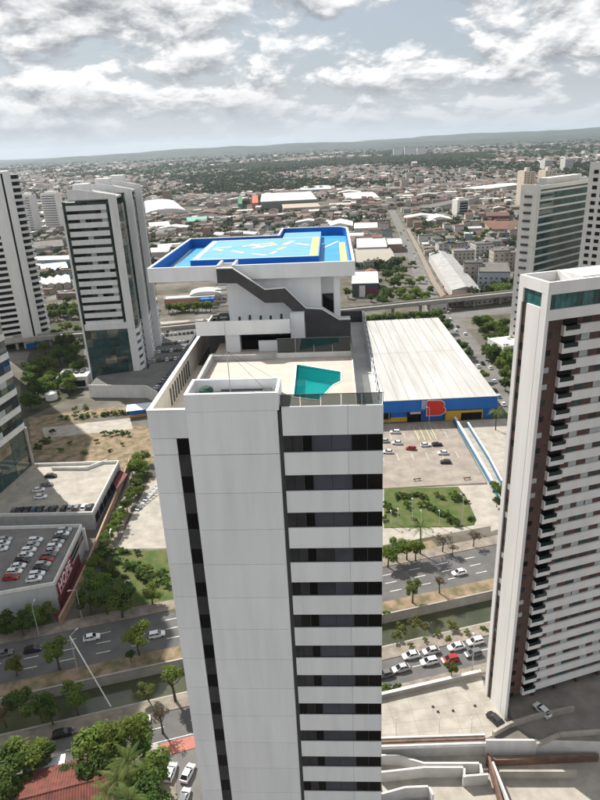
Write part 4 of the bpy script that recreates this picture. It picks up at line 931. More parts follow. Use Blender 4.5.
def crown_mesh(name, mat, nq, lobes, size, seed, h=1.0):
    """leaf clumps spread through the volume of several lobes; unit crown: radius 1 about (0,0,0)"""
    rg = random.Random(seed); b_ = MB(); lb = []
    for i in range(lobes):
        a = rg.uniform(0, 2 * math.pi); rr_ = rg.uniform(0.15, 0.78); lb.append((Vector((math.cos(a) * rr_, math.sin(a) * rr_, rg.uniform(-0.45, 0.55) * h)), rg.uniform(0.18, 0.44)))
    lb.append((Vector((0, 0, 0.25 * h)), 0.5))
    for i in range(nq):
        c, r_ = rg.choice(lb)
        d = Vector((rg.gauss(0, 1), rg.gauss(0, 1), rg.gauss(0, 1))).normalized()
        p = c + Vector((d.x, d.y, d.z * 0.8 * h)) * r_ * (rg.uniform(0.5, 1.0) ** 0.6 if rg.random() < .85 else rg.uniform(1.0, 1.35))
        nrm = (d + Vector((rg.gauss(0, .55), rg.gauss(0, .55), rg.gauss(0, .55) + 0.35))).normalized()
        a = nrm.orthogonal().normalized(); a.rotate(Matrix.Rotation(rg.uniform(0, 6.28), 3, nrm)); bb = nrm.cross(a)
        s_ = size * rg.uniform(0.6, 1.35); w = s_ * rg.uniform(0.35, 0.6)
        b_.add([p - a * s_, p - bb * w + nrm * s_ * .15, p + a * s_, p + bb * w + nrm * s_ * .15], [(0, 1, 2, 3)])
    me = bpy.data.meshes.new(name); me.from_pydata(b_.v, [], b_.f); me.materials.append(mat); return me
def trunk_mesh(seed):
    rg = random.Random(seed); b_ = MB()
    b_.tube([(0, 0, 0), (0.02, 0.01, 0.3), (0.0, 0.03, 0.62)], [0.045, 0.033, 0.022], 6)
    for i in range(5):
        a = rg.uniform(0, 6.28); r_ = rg.uniform(0.16, 0.3)
        b_.tube([(0.01, 0.02, 0.36 + 0.05 * i), (math.cos(a) * r_ * .5, math.sin(a) * r_ * .5, 0.56), (math.cos(a) * r_, math.sin(a) * r_, 0.72 + rg.uniform(0, .1))], [0.02, 0.014, 0.006], 5)
    return b_.mesh('trunk', bark)
TR = [trunk_mesh(i) for i in range(3)]
CROWN = {}
for key, mt in (('d', leaf_d), ('m', leaf_m), ('y', leaf_y), ('b', leaf_b)):
    CROWN[key] = [crown_mesh('crown', mt, 2300 if key != 'b' else 420, 13, 0.095, 11 + i) for i in range(3)]
    CROWN[key + 'f'] = [crown_mesh('crown', mt, 460, 9, 0.18, 41 + i) for i in range(3)]      # for trees farther off
BUSH = {k: [crown_mesh('foliage', mt, 420, 5, 0.17, 71 + i, 0.8) for i in range(2)] for k, mt in (('d', leaf_d), ('m', leaf_m), ('y', leaf_y))}
REG = []                                             # (object, x pixel, place phrase) for labels
rt = random.Random(21)
def tree(px, py, h, r, key, place, name='tree', far=False):
    p = G(px, py, 0.66 * h); return tree_at(p.x, p.y, h, r, key, place, name, far)
def tree_at(x, y, h, r, key, place, name='tree', far=False):
    o = empty(name, (x, y, 0), rt.uniform(0, 6.28))
    tk_ = link('trunk', rt.choice(TR), o); tk_.scale = (h * .8, h * .8, h)
    cr = link('crown', rt.choice(CROWN[key + 'f' if far else key]), o); cr.location = (0, 0, h - r * 0.78); cr.scale = (r, r * rt.uniform(.85, 1.1), r * rt.uniform(.75, .95))
    REG.append((o, PX((x, y, 0.66 * h))[0], {'d': 'dark green', 'm': 'green', 'y': 'yellowish green', 'b': 'sparse bronze'}[key] + ' tree', place, 'tree')); return o
def bush(px, py, r, key, place, z=0.0):
    p = G(px, py, 0.6 * r + z); o = empty('shrub', (p.x, p.y, z), rt.uniform(0, 6.28))
    f_ = link('foliage', rt.choice(BUSH[key]), o); f_.location = (0, 0, 0.62 * r); f_.scale = (r, r, r * 0.85)
    s_ = MB().tube([(0, 0, 0), (0, 0, 0.5 * r)], 0.06).build('stem', bark, o)
    REG.append((o, px, {'d': 'dark', 'm': 'green', 'y': 'yellowish'}[key] + ' round shrub', place, 'shrub')); return o
fr_me = MB()
for i in range(16):                                   # one feathered frond, 1 m long along x, drooping
    x0, x1 = i / 16, i / 16 + 0.028
    def dz(x): return 0.26 * x - 0.62 * x * x
    w0 = 0.125 * math.sin(math.pi * min(1, x0 * 0.9 + 0.08)); w1 = 0.125 * math.sin(math.pi * min(1, x1 * 0.9 + 0.08))
    for s_ in (-1, 1): fr_me.add([(x0, 0, dz(x0)), (x1, 0, dz(x1)), (x1 + 0.09, s_ * w1 * 1.15, dz(x1) - 0.09), (x0 + 0.08, s_ * w0 * 1.15, dz(x0) - 0.10)], [(0, 1, 2, 3)])
fr_m = bpy.data.meshes.new('frond'); fr_m.from_pydata(fr_me.v, [], fr_me.f); fr_m.materials.append(leaf_p)
pt_m = MB().tube([(0, 0, 0), (0.02, 0, 0.4), (0, 0.01, 1.0)], [0.03, 0.022, 0.016], 8).mesh('trunk', bark)
def palm(px, py, h, r, place):
    p = G(px, py, h); o = empty('palm_tree', (p.x, p.y, 0), rt.uniform(0, 6.28))
    tk_ = link('trunk', pt_m, o); tk_.scale = (h, h, h)
    for i in range(20):
        f_ = link('frond', fr_m, o); f_.location = (0, 0, h * 0.985); f_.rotation_euler = (0, -R(rt.uniform(-18, 42)), i * 2.4); s_ = r * rt.uniform(.8, 1.1); f_.scale = (s_, s_, s_)
    REG.append((o, px, 'palm tree', place, 'palm')); return o

# near, bottom left
pl_ = 'in the cluster beside the side street, bottom left'
for a in ((92, 742, 9, 4.6, 'm'), (118, 736, 10, 4.2, 'm'), (138, 728, 8, 3.4, 'm'), (146, 775, 9, 4.2, 'm'), (150, 795, 9, 4.0, 'd'), (100, 768, 7, 3.4, 'd'), (132, 752, 7, 3.0, 'd')): tree(*a, pl_)
palm(128, 762, 8.5, 3.4, pl_); palm(119, 779, 8.0, 3.2, pl_); palm(108, 792, 7.5, 3.0, pl_); palm(130, 798, 8.5, 3.2, pl_)
pl_ = 'in the shade on the near pavement, left edge'
for a in ((10, 768, 8, 4.0, 'd'), (28, 752, 8, 3.8, 'm'), (45, 752, 6, 2.6, 'd'), (4, 785, 8, 3.5, 'd'), (72, 770, 4.5, 2.4, 'd')): tree(*a, pl_)
pl_ = 'on the canal bank, left'
for a in ((18, 698, 7, 3.2, 'd'), (38, 704, 7, 3.0, 'd'), (74, 696, 7.5, 2.8, 'm'), (50, 712, 5, 2.0, 'd'), (2, 712, 6, 2.4, 'b'), (147, 690, 4.5, 1.8, 'y'), (172, 678, 9, 2.6, 'm'), (130, 655, 3.5, 1.3, 'd')): tree(*a, pl_)
pl_ = 'on the avenue median, left'
for a in ((55, 650, 8, 3.0, 'm'), (136, 636, 8, 3.2, 'm'), (14, 664, 5, 2.2, 'y')): tree(*a, pl_)
tree(160, 716, 6.5, 2.0, 'b', 'at the red crossing', 'tree')
pl_ = 'beside the red-sign building along the avenue, left'
for a in ((4, 622, 5.5, 3.0, 'd'), (20, 622, 6, 3.0, 'd'), (34, 614, 5.5, 2.8, 'm'), (47, 609, 5, 2.4, 'y')): tree(*a, pl_)
pl_ = 'in the shaded garden beside the tan wall'
for a in ((96, 580, 8, 3.8, 'm'), (88, 598, 7, 3.4, 'd'), (104, 596, 8, 3.6, 'd'), (119, 598, 8.5, 3.8, 'd'), (110, 572, 6, 2.6, 'd'), (128, 590, 6, 2.4, 'd')): tree(*a, pl_)
tree(151, 592, 5.5, 2.8, 'm', 'at the lawn corner by the white tower')
pl_ = 'on the lawn below the playground'
for i, a in enumerate(((113, 552, 1.3, 'm'), (119, 550, 1.3, 'm'), (126, 551, 1.2, 'd'), (137, 552, 1.2, 'd'), (116, 560, 1.5, 'd'), (126, 564, 1.6, 'd'), (134, 565, 2.0, 'd'), (140, 571, 2.2, 'd'), (147, 568, 1.8, 'm'), (146, 578, 2.0, 'd'), (156, 577, 2.0, 'd'), (163, 574, 1.8, 'd'), (125, 576, 1.0, 'y'), (166, 582, 1.6, 'm'))): bush(*a, pl_)
pl_ = 'in the hedge between the tan wall and the path'
for i in range(15):
    f_ = i / 14; tree(138 - 47 * f_ + rt.uniform(-2, 2) + 4, 470 + 92 * f_, 3.6 + rt.uniform(0, 1.6), 1.9 + rt.uniform(0, .6), rt.choice('dm'), pl_)
tree(137, 462, 6.5, 3.6, 'm', 'at the edge of the dry field by the white tower'); tree(143, 455, 5.5, 2.6, 'm', 'at the edge of the dry field by the white tower'); tree(131, 466, 5, 2.4, 'm', 'at the edge of the dry field by the white tower')
pl_ = 'along the service lane above the dry field'
for px_ in range(60, 136, 7): bush(px_ + rt.uniform(-2, 2), 417.5 - (px_ - 60) * .09, 1.3 + rt.uniform(0, .7), rt.choice('dm'), pl_)
for px_ in range(104, 134, 6): bush(px_, 433 + rt.uniform(-1, 1), 1.5, 'd', pl_)
pl_ = 'on the dry field'
for a in ((45, 440, 2.2, 'd'), (38, 448, 2.4, 'd'), (52, 432, 1.8, 'd'), (60, 450, 1.4, 'm'), (70, 443, 1.2, 'y'), (96, 441, 1.2, 'y'), (110, 450, 1.0, 'y'), (84, 452, 1.4, 'm'), (122, 444, 1.0, 'y')): bush(*a, pl_)
bush(75, 409, 1.8, 'y', 'by the white tank'); bush(85, 407, 1.8, 'm', 'by the white tank')
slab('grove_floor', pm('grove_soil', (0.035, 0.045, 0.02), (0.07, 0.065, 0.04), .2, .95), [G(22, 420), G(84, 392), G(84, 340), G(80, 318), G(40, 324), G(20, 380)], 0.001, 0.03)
pl_ = 'in the grove left of the staggered office block'
for i in range(16): tree(26 + 54 * rt.random(), 330 + 58 * rt.random(), rt.uniform(7, 10), rt.uniform(3.5, 5), rt.choice('ddm'), pl_)
for a in ((44, 362, 11, 6, 'm'), (58, 352, 10, 5, 'm'), (36, 385, 10, 5.5, 'd'), (28, 398, 9, 5, 'd'), (50, 375, 8, 4, 'd'), (66, 338, 9, 5, 'd'), (56, 333, 9, 4.5, 'd'), (74, 346, 8, 4, 'd'), (44, 345, 8, 4, 'm'), (70, 360, 7, 3.4, 'd'), (60, 380, 6, 3, 'd'), (30, 376, 8, 4, 'm'), (78, 330, 8, 4, 'd'), (66, 325, 8, 4, 'm')): tree(*a, pl_)
# near, right
pl_ = 'on the verge between the store garden and the avenue'
for a in ((388, 553, 6.5, 2.7, 'm'), (397, 548, 6.5, 2.7, 'm'), (407, 546, 6.5, 2.6, 'm'), (416, 548, 6, 2.3, 'm'), (443, 540, 5.5, 2.2, 'b'), (474, 536, 5, 2.0, 'b'), (453, 547, 4, 1.6, 'b')): tree(*a, pl_)
palm(421, 526, 8.5, 3.3, pl_)
pl_ = 'on the median beside the canal, right'
for a in ((413, 588, 6.5, 2.3, 'y'), (440, 581, 5.5, 1.8, 'b')): tree(*a, pl_)
for a in ((386, 612, 0.9, 'm'), (402, 628, 1.7, 'y'), (415, 622, 2.0, 'y'), (425, 628, 1.6, 'y'), (396, 637, 1.6, 'y'), (452, 626, 1.6, 'y'), (438, 633, 1.0, 'm'), (467, 632, .9, 'm'), (484, 628, .9, 'm'), (410, 645, .8, 'm'), (425, 640, .8, 'm'), (448, 638, .8, 'm')): bush(*a, 'on the canal bank, right', -0.0)
tree(452, 668, 3.6, 1.4, 'y', 'on the pavement beside the car queue'); bush(390, 688, 1.3, 'd', 'behind the white yard wall'); bush(397, 687, 1.0, 'd', 'behind the white yard wall'); bush(384, 689, 1.2, 'm', 'behind the white yard wall')
pl_ = 'in the store garden'
for a in ((387, 506, 2.0, 'd'), (392, 511, 1.5, 'd'), (397, 496, 1.4, 'd'), (402, 495, 1.5, 'd'), (408, 496, 1.3, 'd'), (414, 494, 1.3, 'd'), (420, 495, 1.5, 'd'), (425, 496, 1.4, 'm'), (407, 505, 1.6, 'd'), (421, 504, 1.3, 'm'), (427, 505, 1.6, 'd'), (434, 508, 1.4, 'd'), (440, 512, 1.6, 'd'), (446, 513, 1.5, 'm'), (452, 519, 1.7, 'd'), (456, 522, 1.6, 'd'), (436, 494, 1.2, 'm'), (442, 497, 1.2, 'y'), (454, 495, 2.0, 'm'), (460, 497, 1.7, 'd'), (466, 501, 1.2, 'd'), (471, 518, 1.2, 'd'), (415, 520, 1.3, 'd'), (384, 518, 1.3, 'd')): bush(*a, pl_)
palm(497, 411, 7.5, 3.2, 'on the lawn right of the store loading dock'); tree(500, 490, 4.5, 2.2, 'd', 'behind the ramp wall'); tree(494, 484, 3.5, 1.8, 'm', 'behind the ramp wall'); tree(497, 500, 3.5, 1.6, 'd', 'behind the ramp wall')
slab('lawn', grass, [(77, 224), (79, 176), (66, 166), (70, 160), (84, 172), (92, 226)], 0.001, 0.05)
pl_ = 'in the dense grove across the street from the store'
for i in range(34):
    px_ = 480 + 48 * rt.random(); f_ = rt.random()
    tree(px_ + 6 * f_, 320 + 38 * f_ + (px_ - 500) * 0.1, rt.uniform(7, 11), rt.uniform(3.6, 5.5), rt.choice('ddm'), pl_, far=False)
pl_ = 'along the street right of the store'
for a in ((447, 324, 8, 4, 'd'), (441, 318, 8, 4, 'd'), (437, 313, 8, 4, 'm'), (462, 345, 8, 3.6, 'd'), (468, 352, 6, 2.8, 'd'), (484, 374, 5.5, 2.6, 'm'), (505, 372, 7, 3.6, 'm'), (512, 382, 7, 3.4, 'd'), (500, 362, 7, 3.2, 'm'), (515, 395, 6, 3, 'd'), (506, 383, 5, 2.4, 'd')): tree(*a, pl_)
pl_ = 'behind the store, in front of the viaduct'
for i in range(16): tree(358 + i * 5.2, 318 - i * .35, rt.uniform(5, 8), rt.uniform(3, 4.2), rt.choice('ddm'), pl_, far=True)
pl_ = 'beside the white gymnasium and the straight avenue'
for a in ((386, 272, 10, 6, 'd'), (394, 279, 10, 6, 'd'), (386, 291, 11, 6, 'd'), (400, 275, 8, 5, 'm'), (416, 289, 10, 6.5, 'm'), (424, 294, 8, 5, 'm'), (408, 296, 8, 5, 'm'), (378, 286, 8, 4.5, 'd'), (396, 268, 8, 4.5, 'd'), (348, 291, 8, 4, 'd'), (382, 298, 8, 4.5, 'd')): tree(*a, pl_, far=True)
for a in ((404, 268, 8, 4.5, 'd'), (410, 280, 7, 4, 'm'), (402, 290, 8, 5, 'm'), (371, 296, 6, 3.5, 'd'), (392, 262, 7, 4, 'd'), (412, 262, 6, 3.5, 'd'), (430, 288, 6, 3, 'd'), (420, 278, 6, 3.2, 'm')): tree(*a, pl_, far=True)
pl_ = 'in the row behind the office block podium'
for i in range(11): tree(168 + i * 4.2, 306 - i * 0.2, rt.uniform(6, 8), rt.uniform(3.6, 4.6), rt.choice('mmd'), pl_, far=True)
pl_ = 'in the clipped row between the far left towers'
for i in range(14): tree(38 + i * 3.6, 308 - i * 0.35 + (6 if i % 2 else 0), rt.uniform(6, 9), rt.uniform(3.6, 5), rt.choice('mmd'), pl_, far=True)
pl_ = 'beyond the viaduct, right of the long grey warehouse'
for i in range(16): tree(492 + 26 * rt.random(), 276 + 14 * rt.random(), rt.uniform(7, 10), rt.uniform(4, 6), rt.choice('ddm'), pl_, far=True)

# ================================================================== CARS
PAINTS = {n: pm('car_' + n, c, tuple(x * 0.97 for x in c), 0.5, 0.28, spec=0.6) for n, c in dict(white=(0.74, 0.75, 0.76), silver=(0.42, 0.43, 0.44), grey=(0.13, 0.135, 0.14), black=(0.015, 0.015, 0.017), red=(0.32, 0.02, 0.02), blue=(0.05, 0.09, 0.18)).items()}
car_gl = glassy('car_window', (0.012, 0.014, 0.016)); tyre_m = pm('tyre', (0.02, 0.02, 0.02)); hl_m = pm('headlight', (0.7, 0.7, 0.68), None, 1, 0.2); tl_m = pm('tail_light', (0.35, 0.01, 0.01), None, 1, 0.3)
def car_body(mat, hatch):
    prof = [(-2.1, .34, .60, .78), (-2.02, .24, .86, .86), (-1.2, .2, .95 if hatch else .92, .90), (0.9, .2, .92, .90), (1.7, .22, .80, .86), (2.08, .28, .66, .74), (2.14, .36, .58, .66)]   # x, underside, shoulder, half width
    b_ = MB(); n = len(prof)
    for x, zb, zs, w in prof: b_.v += [(x, -w * .94, zb), (x, -w, (zb + zs) / 2), (x, -w * .93, zs), (x, w * .93, zs), (x, w, (zb + zs) / 2), (x, w * .94, zb)]
    for i in range(n - 1):
        for k in range(6): b_.f.append((i * 6 + k, i * 6 + (k + 1) % 6, (i + 1) * 6 + (k + 1) % 6, (i + 1) * 6 + k))
    b_.f += [tuple(range(6))[::-1], tuple(range((n - 1) * 6, n * 6))]
    xr0, xr1 = (-1.75, .35) if hatch else (-1.2, .35)                                  # roof panel with pillars
    b_.add([(xr0, -.62, 1.43), (xr1, -.62, 1.45), (xr1, .62, 1.45), (xr0, .62, 1.43), (xr0, -.66, 1.36), (xr1, -.66, 1.38), (xr1, .66, 1.38), (xr0, .66, 1.36)], [(0, 1, 2, 3), (7, 6, 5, 4), (0, 4, 5, 1), (1, 5, 6, 2), (2, 6, 7, 3), (3, 7, 4, 0)])
    for y in (-1, 1):
        for (a, c_) in (((xr1 - .05, .64, 1.38), (1.1, .80, .90)), ((xr0 + .05, .64, 1.37), (xr0 - (.22 if hatch else .62), .80, .92)), ((-.45, .66, 1.38), (-.5, .85, .92))):
            b_.tube([(a[0], a[1] * y, a[2]), (c_[0], c_[1] * y, c_[2])], .05, 4)
    return b_.mesh('body', mat)
def car_glass(hatch):
    x0b, x0t = (-2.0, -1.74) if hatch else (-1.85, -1.2)
    b_ = MB(); b_.add([(x0b, -.78, .88), (1.12, -.78, .88), (1.12, .78, .88), (x0b, .78, .88), (x0t, -.61, 1.40), (.38, -.61, 1.42), (.38, .61, 1.42), (x0t, .61, 1.40)], [(0, 1, 5, 4), (1, 2, 6, 5), (2, 3, 7, 6), (3, 0, 4, 7)])
    return b_.mesh('windows', car_gl)
CB = {(c, h): car_body(m_, h) for c, m_ in PAINTS.items() for h in (0, 1)}; CG = [car_glass(0), car_glass(1)]
wh_m = MB().tube([(0, -.1, 0), (0, .1, 0)], .32, 12).mesh('wheel', tyre_m); hl = MB().box(2.0, 2.12, -.16, .16, .6, .72).mesh('headlight', hl_m); tlm = MB().box(-2.13, -2.03, -.14, .14, .68, .84).mesh('tail_light', tl_m)
CARS = []
def car(p, ang, colr, hatch, place, group, detail=True):
    o = empty('parked_car' if 'queue' not in group and 'moving' not in group else 'car', p, ang); o.scale = (.86, .86, .88)
    link('body', CB[(colr, hatch)], o); link('windows', CG[hatch], o)
    for x in (-1.3, 1.32):
        for y in (-.76, .76): w_ = link('wheel', wh_m, o); w_.location = (x, y, .32)
    if detail:
        for y in (-.6, .6):
            a = link('headlight', hl, o); a.location = (0, y, 0); a = link('tail_light', tlm, o); a.location = (0, y, 0)
    CARS.append((o, PX(p), colr, hatch, place, group)); return o
AA = math.atan2(AE.y, AE.x)
ZR = 0.012
for (x, y, c, h) in ((411, 657, 'white', 0), (431, 652.5, 'silver', 0), (456, 648.5, 'white', 0), (475, 643, 'white', 1), (401, 670, 'silver', 0), (429, 663, 'white', 1), (450, 661, 'red', 1), (473, 655, 'grey', 1), (385, 676, 'grey', 0)):
    car(G(x, y, ZR), AA + R(rt.uniform(-2, 2)) + math.pi, c, h, 'in the queue on the canal road, right', 'cars in the queue')
for (x, y, c, h, d) in ((459, 574, 'white', 0, math.pi), (92, 639, 'white', 0, 0), (157, 636, 'white', 1, 0), (33, 651, 'black', 0, 0), (4, 655, 'grey', 0, 0)):
    car(G(x, y, ZR), AA + d, c, h, 'driving on the avenue', 'moving cars on the avenue')
car(G(63, 735, ZR), AA, 'black', 0, 'driving on the shaded canal road, left', 'moving cars on the avenue'); car(G(141, 722, ZR), AA, 'white', 1, 'half hidden behind the trees on the canal road', 'moving cars on the avenue')
car(G(171, 774, ZR), R(80), 'white', 1, 'at the kerb of the side street under the crossing', 'cars on the side street'); car(G(188, 775, ZR), R(72), 'white', 0, 'in the middle of the side street', 'cars on the side street'); car(G(184, 800, ZR), R(78), 'white', 0, 'at the bottom edge of the side street', 'cars on the side street')
car(G(495, 721, .022), R(120), 'black', 0, 'in the pale yard at the foot of the apartment tower', 'cars in the yard'); car(G(542, 712, .022), R(118), 'white', 0, 'under the balconies of the apartment tower', 'cars in the yard')
for (x, y, c, h, a) in ((395, 433, 'white', 1, 175), (397, 444, 'white', 0, 172), (388, 453, 'white', 0, 172), (411, 449.5, 'red', 0, 165), (425.5, 446, 'white', 0, 2), (437, 445.5, 'black', 0, 0), (443, 454, 'white', 0, 178), (445.5, 463, 'black', 0, 175), (384, 442, 'silver', 0, 175)):
    car(G(x, y, .024), R(a), c, h, 'in the store parking lot', 'cars in the store lot')
for i, (x, y) in enumerate(((456, 331), (465, 334.5), (468, 347), (470.5, 351), (478, 367), (482.5, 364), (490, 368.5), (479, 373), (494, 382), (501, 382.5), (494.5, 391), (498, 397), (503, 405), (450, 320), (457.5, 327), (448, 313), (444, 309))):
    car(G(x, y, ZR), R(90 + rt.uniform(-5, 5)), ('white', 'white', 'silver', 'grey', 'white', 'black', 'white', 'white', 'white', 'black', 'black', 'silver', 'white', 'white', 'grey', 'silver', 'white')[i], i % 2, 'on the street right of the store', 'cars along the store street', False)
for i in range(16):
    f_ = i / 15; p = Vector((104.5, 425, ZR)).lerp(Vector((118, 540, ZR)), f_); p.x += rt.uniform(-.6, .6)
    car(p, R(rt.uniform(-8, 8)), rt.choice(('white', 'silver', 'black', 'white', 'grey', 'red')), i % 2, 'parked beside the long grey warehouse', 'cars beside the warehouse', False)
for i in range(12):
    f_ = rt.random(); p = Vector((94, 455, ZR + .004)).lerp(Vector((127, 760, ZR + .004)), f_); p.x += rt.choice((-2.2, 2.0))
    car(p, R(84), rt.choice(('white', 'silver', 'black', 'white', 'grey')), i % 2, 'on the straight avenue beyond the viaduct', 'moving cars on the straight avenue', False)
# roof car parks
for i in range(12):
    p = Vector((-83.5 + i * 1.9 + (1.0 if i > 6 else 0), 159.6, 5.0)); car(p, R(90 + rt.uniform(-3, 3)), ('grey', 'black', 'black', 'blue', 'black', 'grey', 'black', 'black', 'silver', 'grey', 'white', 'black')[i], i % 2, 'in the front row on the pale parking roof', 'cars on the pale parking roof')
for (x, y, c, a) in ((39, 491, 'white', 8), (41, 498, 'white', 2), (47, 486, 'grey', 10), (51, 477, 'black', 0)): car(G(x, y, 5.0), R(a), c, 0, 'in the middle of the pale parking roof', 'cars on the pale parking roof')
cols = ('white', 'white', 'black', 'silver', 'red', 'grey', 'silver', 'white', 'silver', 'black', 'white', 'silver')
for i in range(12):
    f_ = i / 11; p = G(44.5, 580, 7).lerp(G(74, 531, 7), f_); p.x -= 2.4
    car(Vector((p.x, p.y, 7.0)), R(6 + rt.uniform(-3, 3)), cols[i], i % 2, 'in the row beside the parapet on the red-sign building roof', 'cars on the red-sign building roof')
cols = ('red', 'white', 'white', 'black', 'white', 'white', 'silver', 'white')
for i in range(8):
    f_ = i / 7; p = G(11, 579, 7).lerp(G(36, 541.5, 7), f_)
    car(Vector((p.x, p.y, 7.0)), R(4 + rt.uniform(-3, 3)), cols[i], i % 2, 'in the middle row on the red-sign building roof', 'cars on the red-sign building roof')
for i, (x, y, c) in enumerate(((3, 545, 'white'), (1, 550, 'white'), (5, 541, 'silver'))): car(G(x, y, 7.0), R(3), c, 0, 'at the left edge of the red-sign building roof', 'cars on the red-sign building roof')
# podium rows
for r_, (xa, ya, xb, yb, n_) in enumerate(((150, 362, 180, 359, 8), (155, 353, 184, 350, 8), (160, 345, 188, 342, 8), (163, 336, 192, 333, 8), (158, 388, 176, 370, 7))):
    for i in range(n_):
        p = G(xa, ya, PZ).lerp(G(xb, yb, PZ), i / (n_ - 1))
        car(Vector((p.x, p.y, PZ + 0.001)), R(95 + rt.uniform(-4, 4)) if r_ < 4 else R(40), rt.choice(('white', 'black', 'grey', 'silver', 'black', 'white', 'blue')), i % 2, 'in the %s podium row' % ('nearest', 'second', 'third', 'farthest', 'slanting')[r_], 'cars on the podium', False)
# labels for cars: colour, kind, order in the row
from collections import defaultdict
gp_ = defaultdict(list)
for it in CARS: gp_[(it[2], it[4])].append(it)
for (c, place), its in gp_.items():
    its.sort(key=lambda q: (q[1][0], q[1][1]))
    for i, it in enumerate(its):
        lead = '%s %s' % (c, 'hatchback' if it[3] else 'sedan') if len(its) == 1 else '%s from left of the %s cars' % (nth(i), c)
        tag(it[0], '%s %s' % (lead, place), 'car', it[5])
        if len(it[0]['label'].split()) > 16: it[0]['label'] = it[0]['label'].replace(' from left of the ', ' ').replace(' cars ', ' car from left ')

# ================================================================== LAMPS AND SMALL THINGS
def lamp(px, py, h, label, arm=1.6, ang=0.0):
    k_ = 1.0 if h > 4 else 0.45
    p = G(px, py); o = empty('street_lamp', p, ang); tag(o, label, 'lamp', 'street lamps')
    MB().tube([(0, 0, 0), (0, 0, h * .6), (0, 0, h)], [0.13 * k_, 0.10 * k_, 0.07 * k_], 6).build('pole', metal_l, o)
    MB().tube([(0, 0, h - .05), (arm, 0, h + .25)], 0.05, 5).build('arm', metal_l, o)
    box('lamp_head', metal_l, o, arm - .1, arm + .6 * k_, -.16 * k_, .16 * k_, h + .2, h + .2 + .14 * k_); return o
lamp(39, 635, 8, 'lamp pole on the pavement below the red-sign building', 1.4, R(90)); lamp(78, 672, 9.5, 'lamp pole on the median beside the leaning white strut', 1.6, R(60)); lamp(82, 618, 8, 'lamp pole at the foot of the tan wall', 1.2, R(200)); lamp(113, 552, 6, 'lamp pole at the top corner of the lawn', 1.0, R(90))
for i, (x, y) in enumerate(((391, 527), (398, 525), (412, 526), (421, 527), (439, 527))): lamp(x, y, 4.5 if i != 2 else 8, '%s lamp post from left along the front edge of the store garden' % nth(i), 0.5, R(90))
lamp(462, 525, 9, 'tall lamp post at the right end of the store garden', 0.8, R(120)); lamp(389, 423, 6, 'lamp post beside the store loading bay', .8, 0); lamp(429, 425, 7, 'lamp post in front of the store entrance', .8, R(180)); lamp(472, 671, 8.5, 'utility pole on the pavement beside the dark queued car', 0.6, R(90)); lamp(120, 527, 6, 'lamp pole on the path beside the hedge', 0.8, R(20))
for i, (x, y, xb) in enumerate(((396, 735, 0), (439, 735, 0), (471, 735, 0))): lamp(x, y, 3.4, '%s thin lamp post along the front of the pale yard' % nth(i), 0.4, R(90))
sto = empty('leaning_strut', G(111, 707)); tag(sto, 'long white leaning strut over the canal, from bank to lamp pole', 'strut')
e0 = G(111, 707); e1 = G(78, 672); MB().tube([(0, 0, 0.1), (e1.x - e0.x, e1.y - e0.y, 9.4)], 0.12, 6).build('strut', white_r, sto)
for i, (x, y) in enumerate(((433, 707), (438, 712), (453, 711), (475, 706))):
    p = G(x, y); o = empty('yard_drain', p); tag(o, '%s dark drain post from left on the pale yard' % nth(i), 'drain', 'drain posts'); MB().tube([(0, 0, 0.02), (0, 0, .35), (0, 0, .4)], [.16, .14, .05], 8).build('post', metal_d, o); box('plate', metal_d, o, -.25, .25, -.25, .25, 0.02, .05)
bn = empty('white_bin', G(128, 587)); tag(bn, 'white round bin on the lawn below the playground', 'bin'); MB().tube([(0, 0, 0), (0, 0, 1.5), (0, 0, 1.7)], [.75, .8, .4], 12).build('drum', white_r, bn); MB().tube([(0, 0, 1.7), (0, 0, 1.8)], .2, 8).build('knob', grey_r, bn)
pf = empty('play_ramp', G(148, 500), R(70)); tag(pf, 'long blue and white sloping frame on the playground', 'ramp')
for y in (-.7, .7): MB().tube([(-7, y, .1), (7, y, 1.4)], .12, 5).build('beam', steel_bl, pf)
for i in range(9): box('rung', white_r, pf, -6.4 + i * 1.6, -6.0 + i * 1.6, -.7, .7, .35 + i * .14, .42 + i * .14)
for i, (x, y) in enumerate(((417, 480.5), (467, 479.5))): 
    o = empty('wheel_stop_barrier', G(x, y), R(8)); tag(o, '%s small brown barrier at the front edge of the store lot' % ('left', 'right')[i], 'barrier'); box('rail', rust, o, -1.2, 1.2, -.1, .1, .5, .8); box('foot', rust, o, -.9, -.7, -.1, .1, 0.02, .5); box('foot', rust, o, .7, .9, -.1, .1, 0.02, .5)

# ================================================================== THE LOW CITY BEYOND THE VIADUCT
rc = random.Random(5)
ROOFS = {'terracotta': [pm('roof_terracotta_%d' % i, c, tuple(x * .7 for x in c), .4, .9) for i, c in enumerate(((.17, .085, .06), (.13, .075, .055), (.20, .11, .08)))],
         'grey': [pm('roof_fibre_%d' % i, c, tuple(x * .72 for x in c), .3, .9) for i, c in enumerate(((.15, .142, .13), (.10, .096, .09), (.20, .188, .172)))],
         'white': [pm('roof_white_%d' % i, c, tuple(x * .85 for x in c), .2, .7) for i, c in enumerate(((.62, .61, .58), (.52, .51, .49)))],
         'brown': [pm('roof_brown_%d' % i, c, tuple(x * .7 for x in c), .35, .9) for i, c in enumerate(((.11, .082, .065), (.15, .115, .09)))]}
WALLS = [pm('wall_%d' % i, c, tuple(x * .85 for x in c), .5, .85) for i, c in enumerate(((.42, .38, .33), (.34, .29, .24), (.52, .50, .48), (.27, .19, .145), (.37, .355, .33), (.25, .30, .31)))]
win_m = pm('house_window', (.03, .03, .035), None, 1, .3)
FOOT = []                                                # oriented footprints already taken: (x, y, radius)
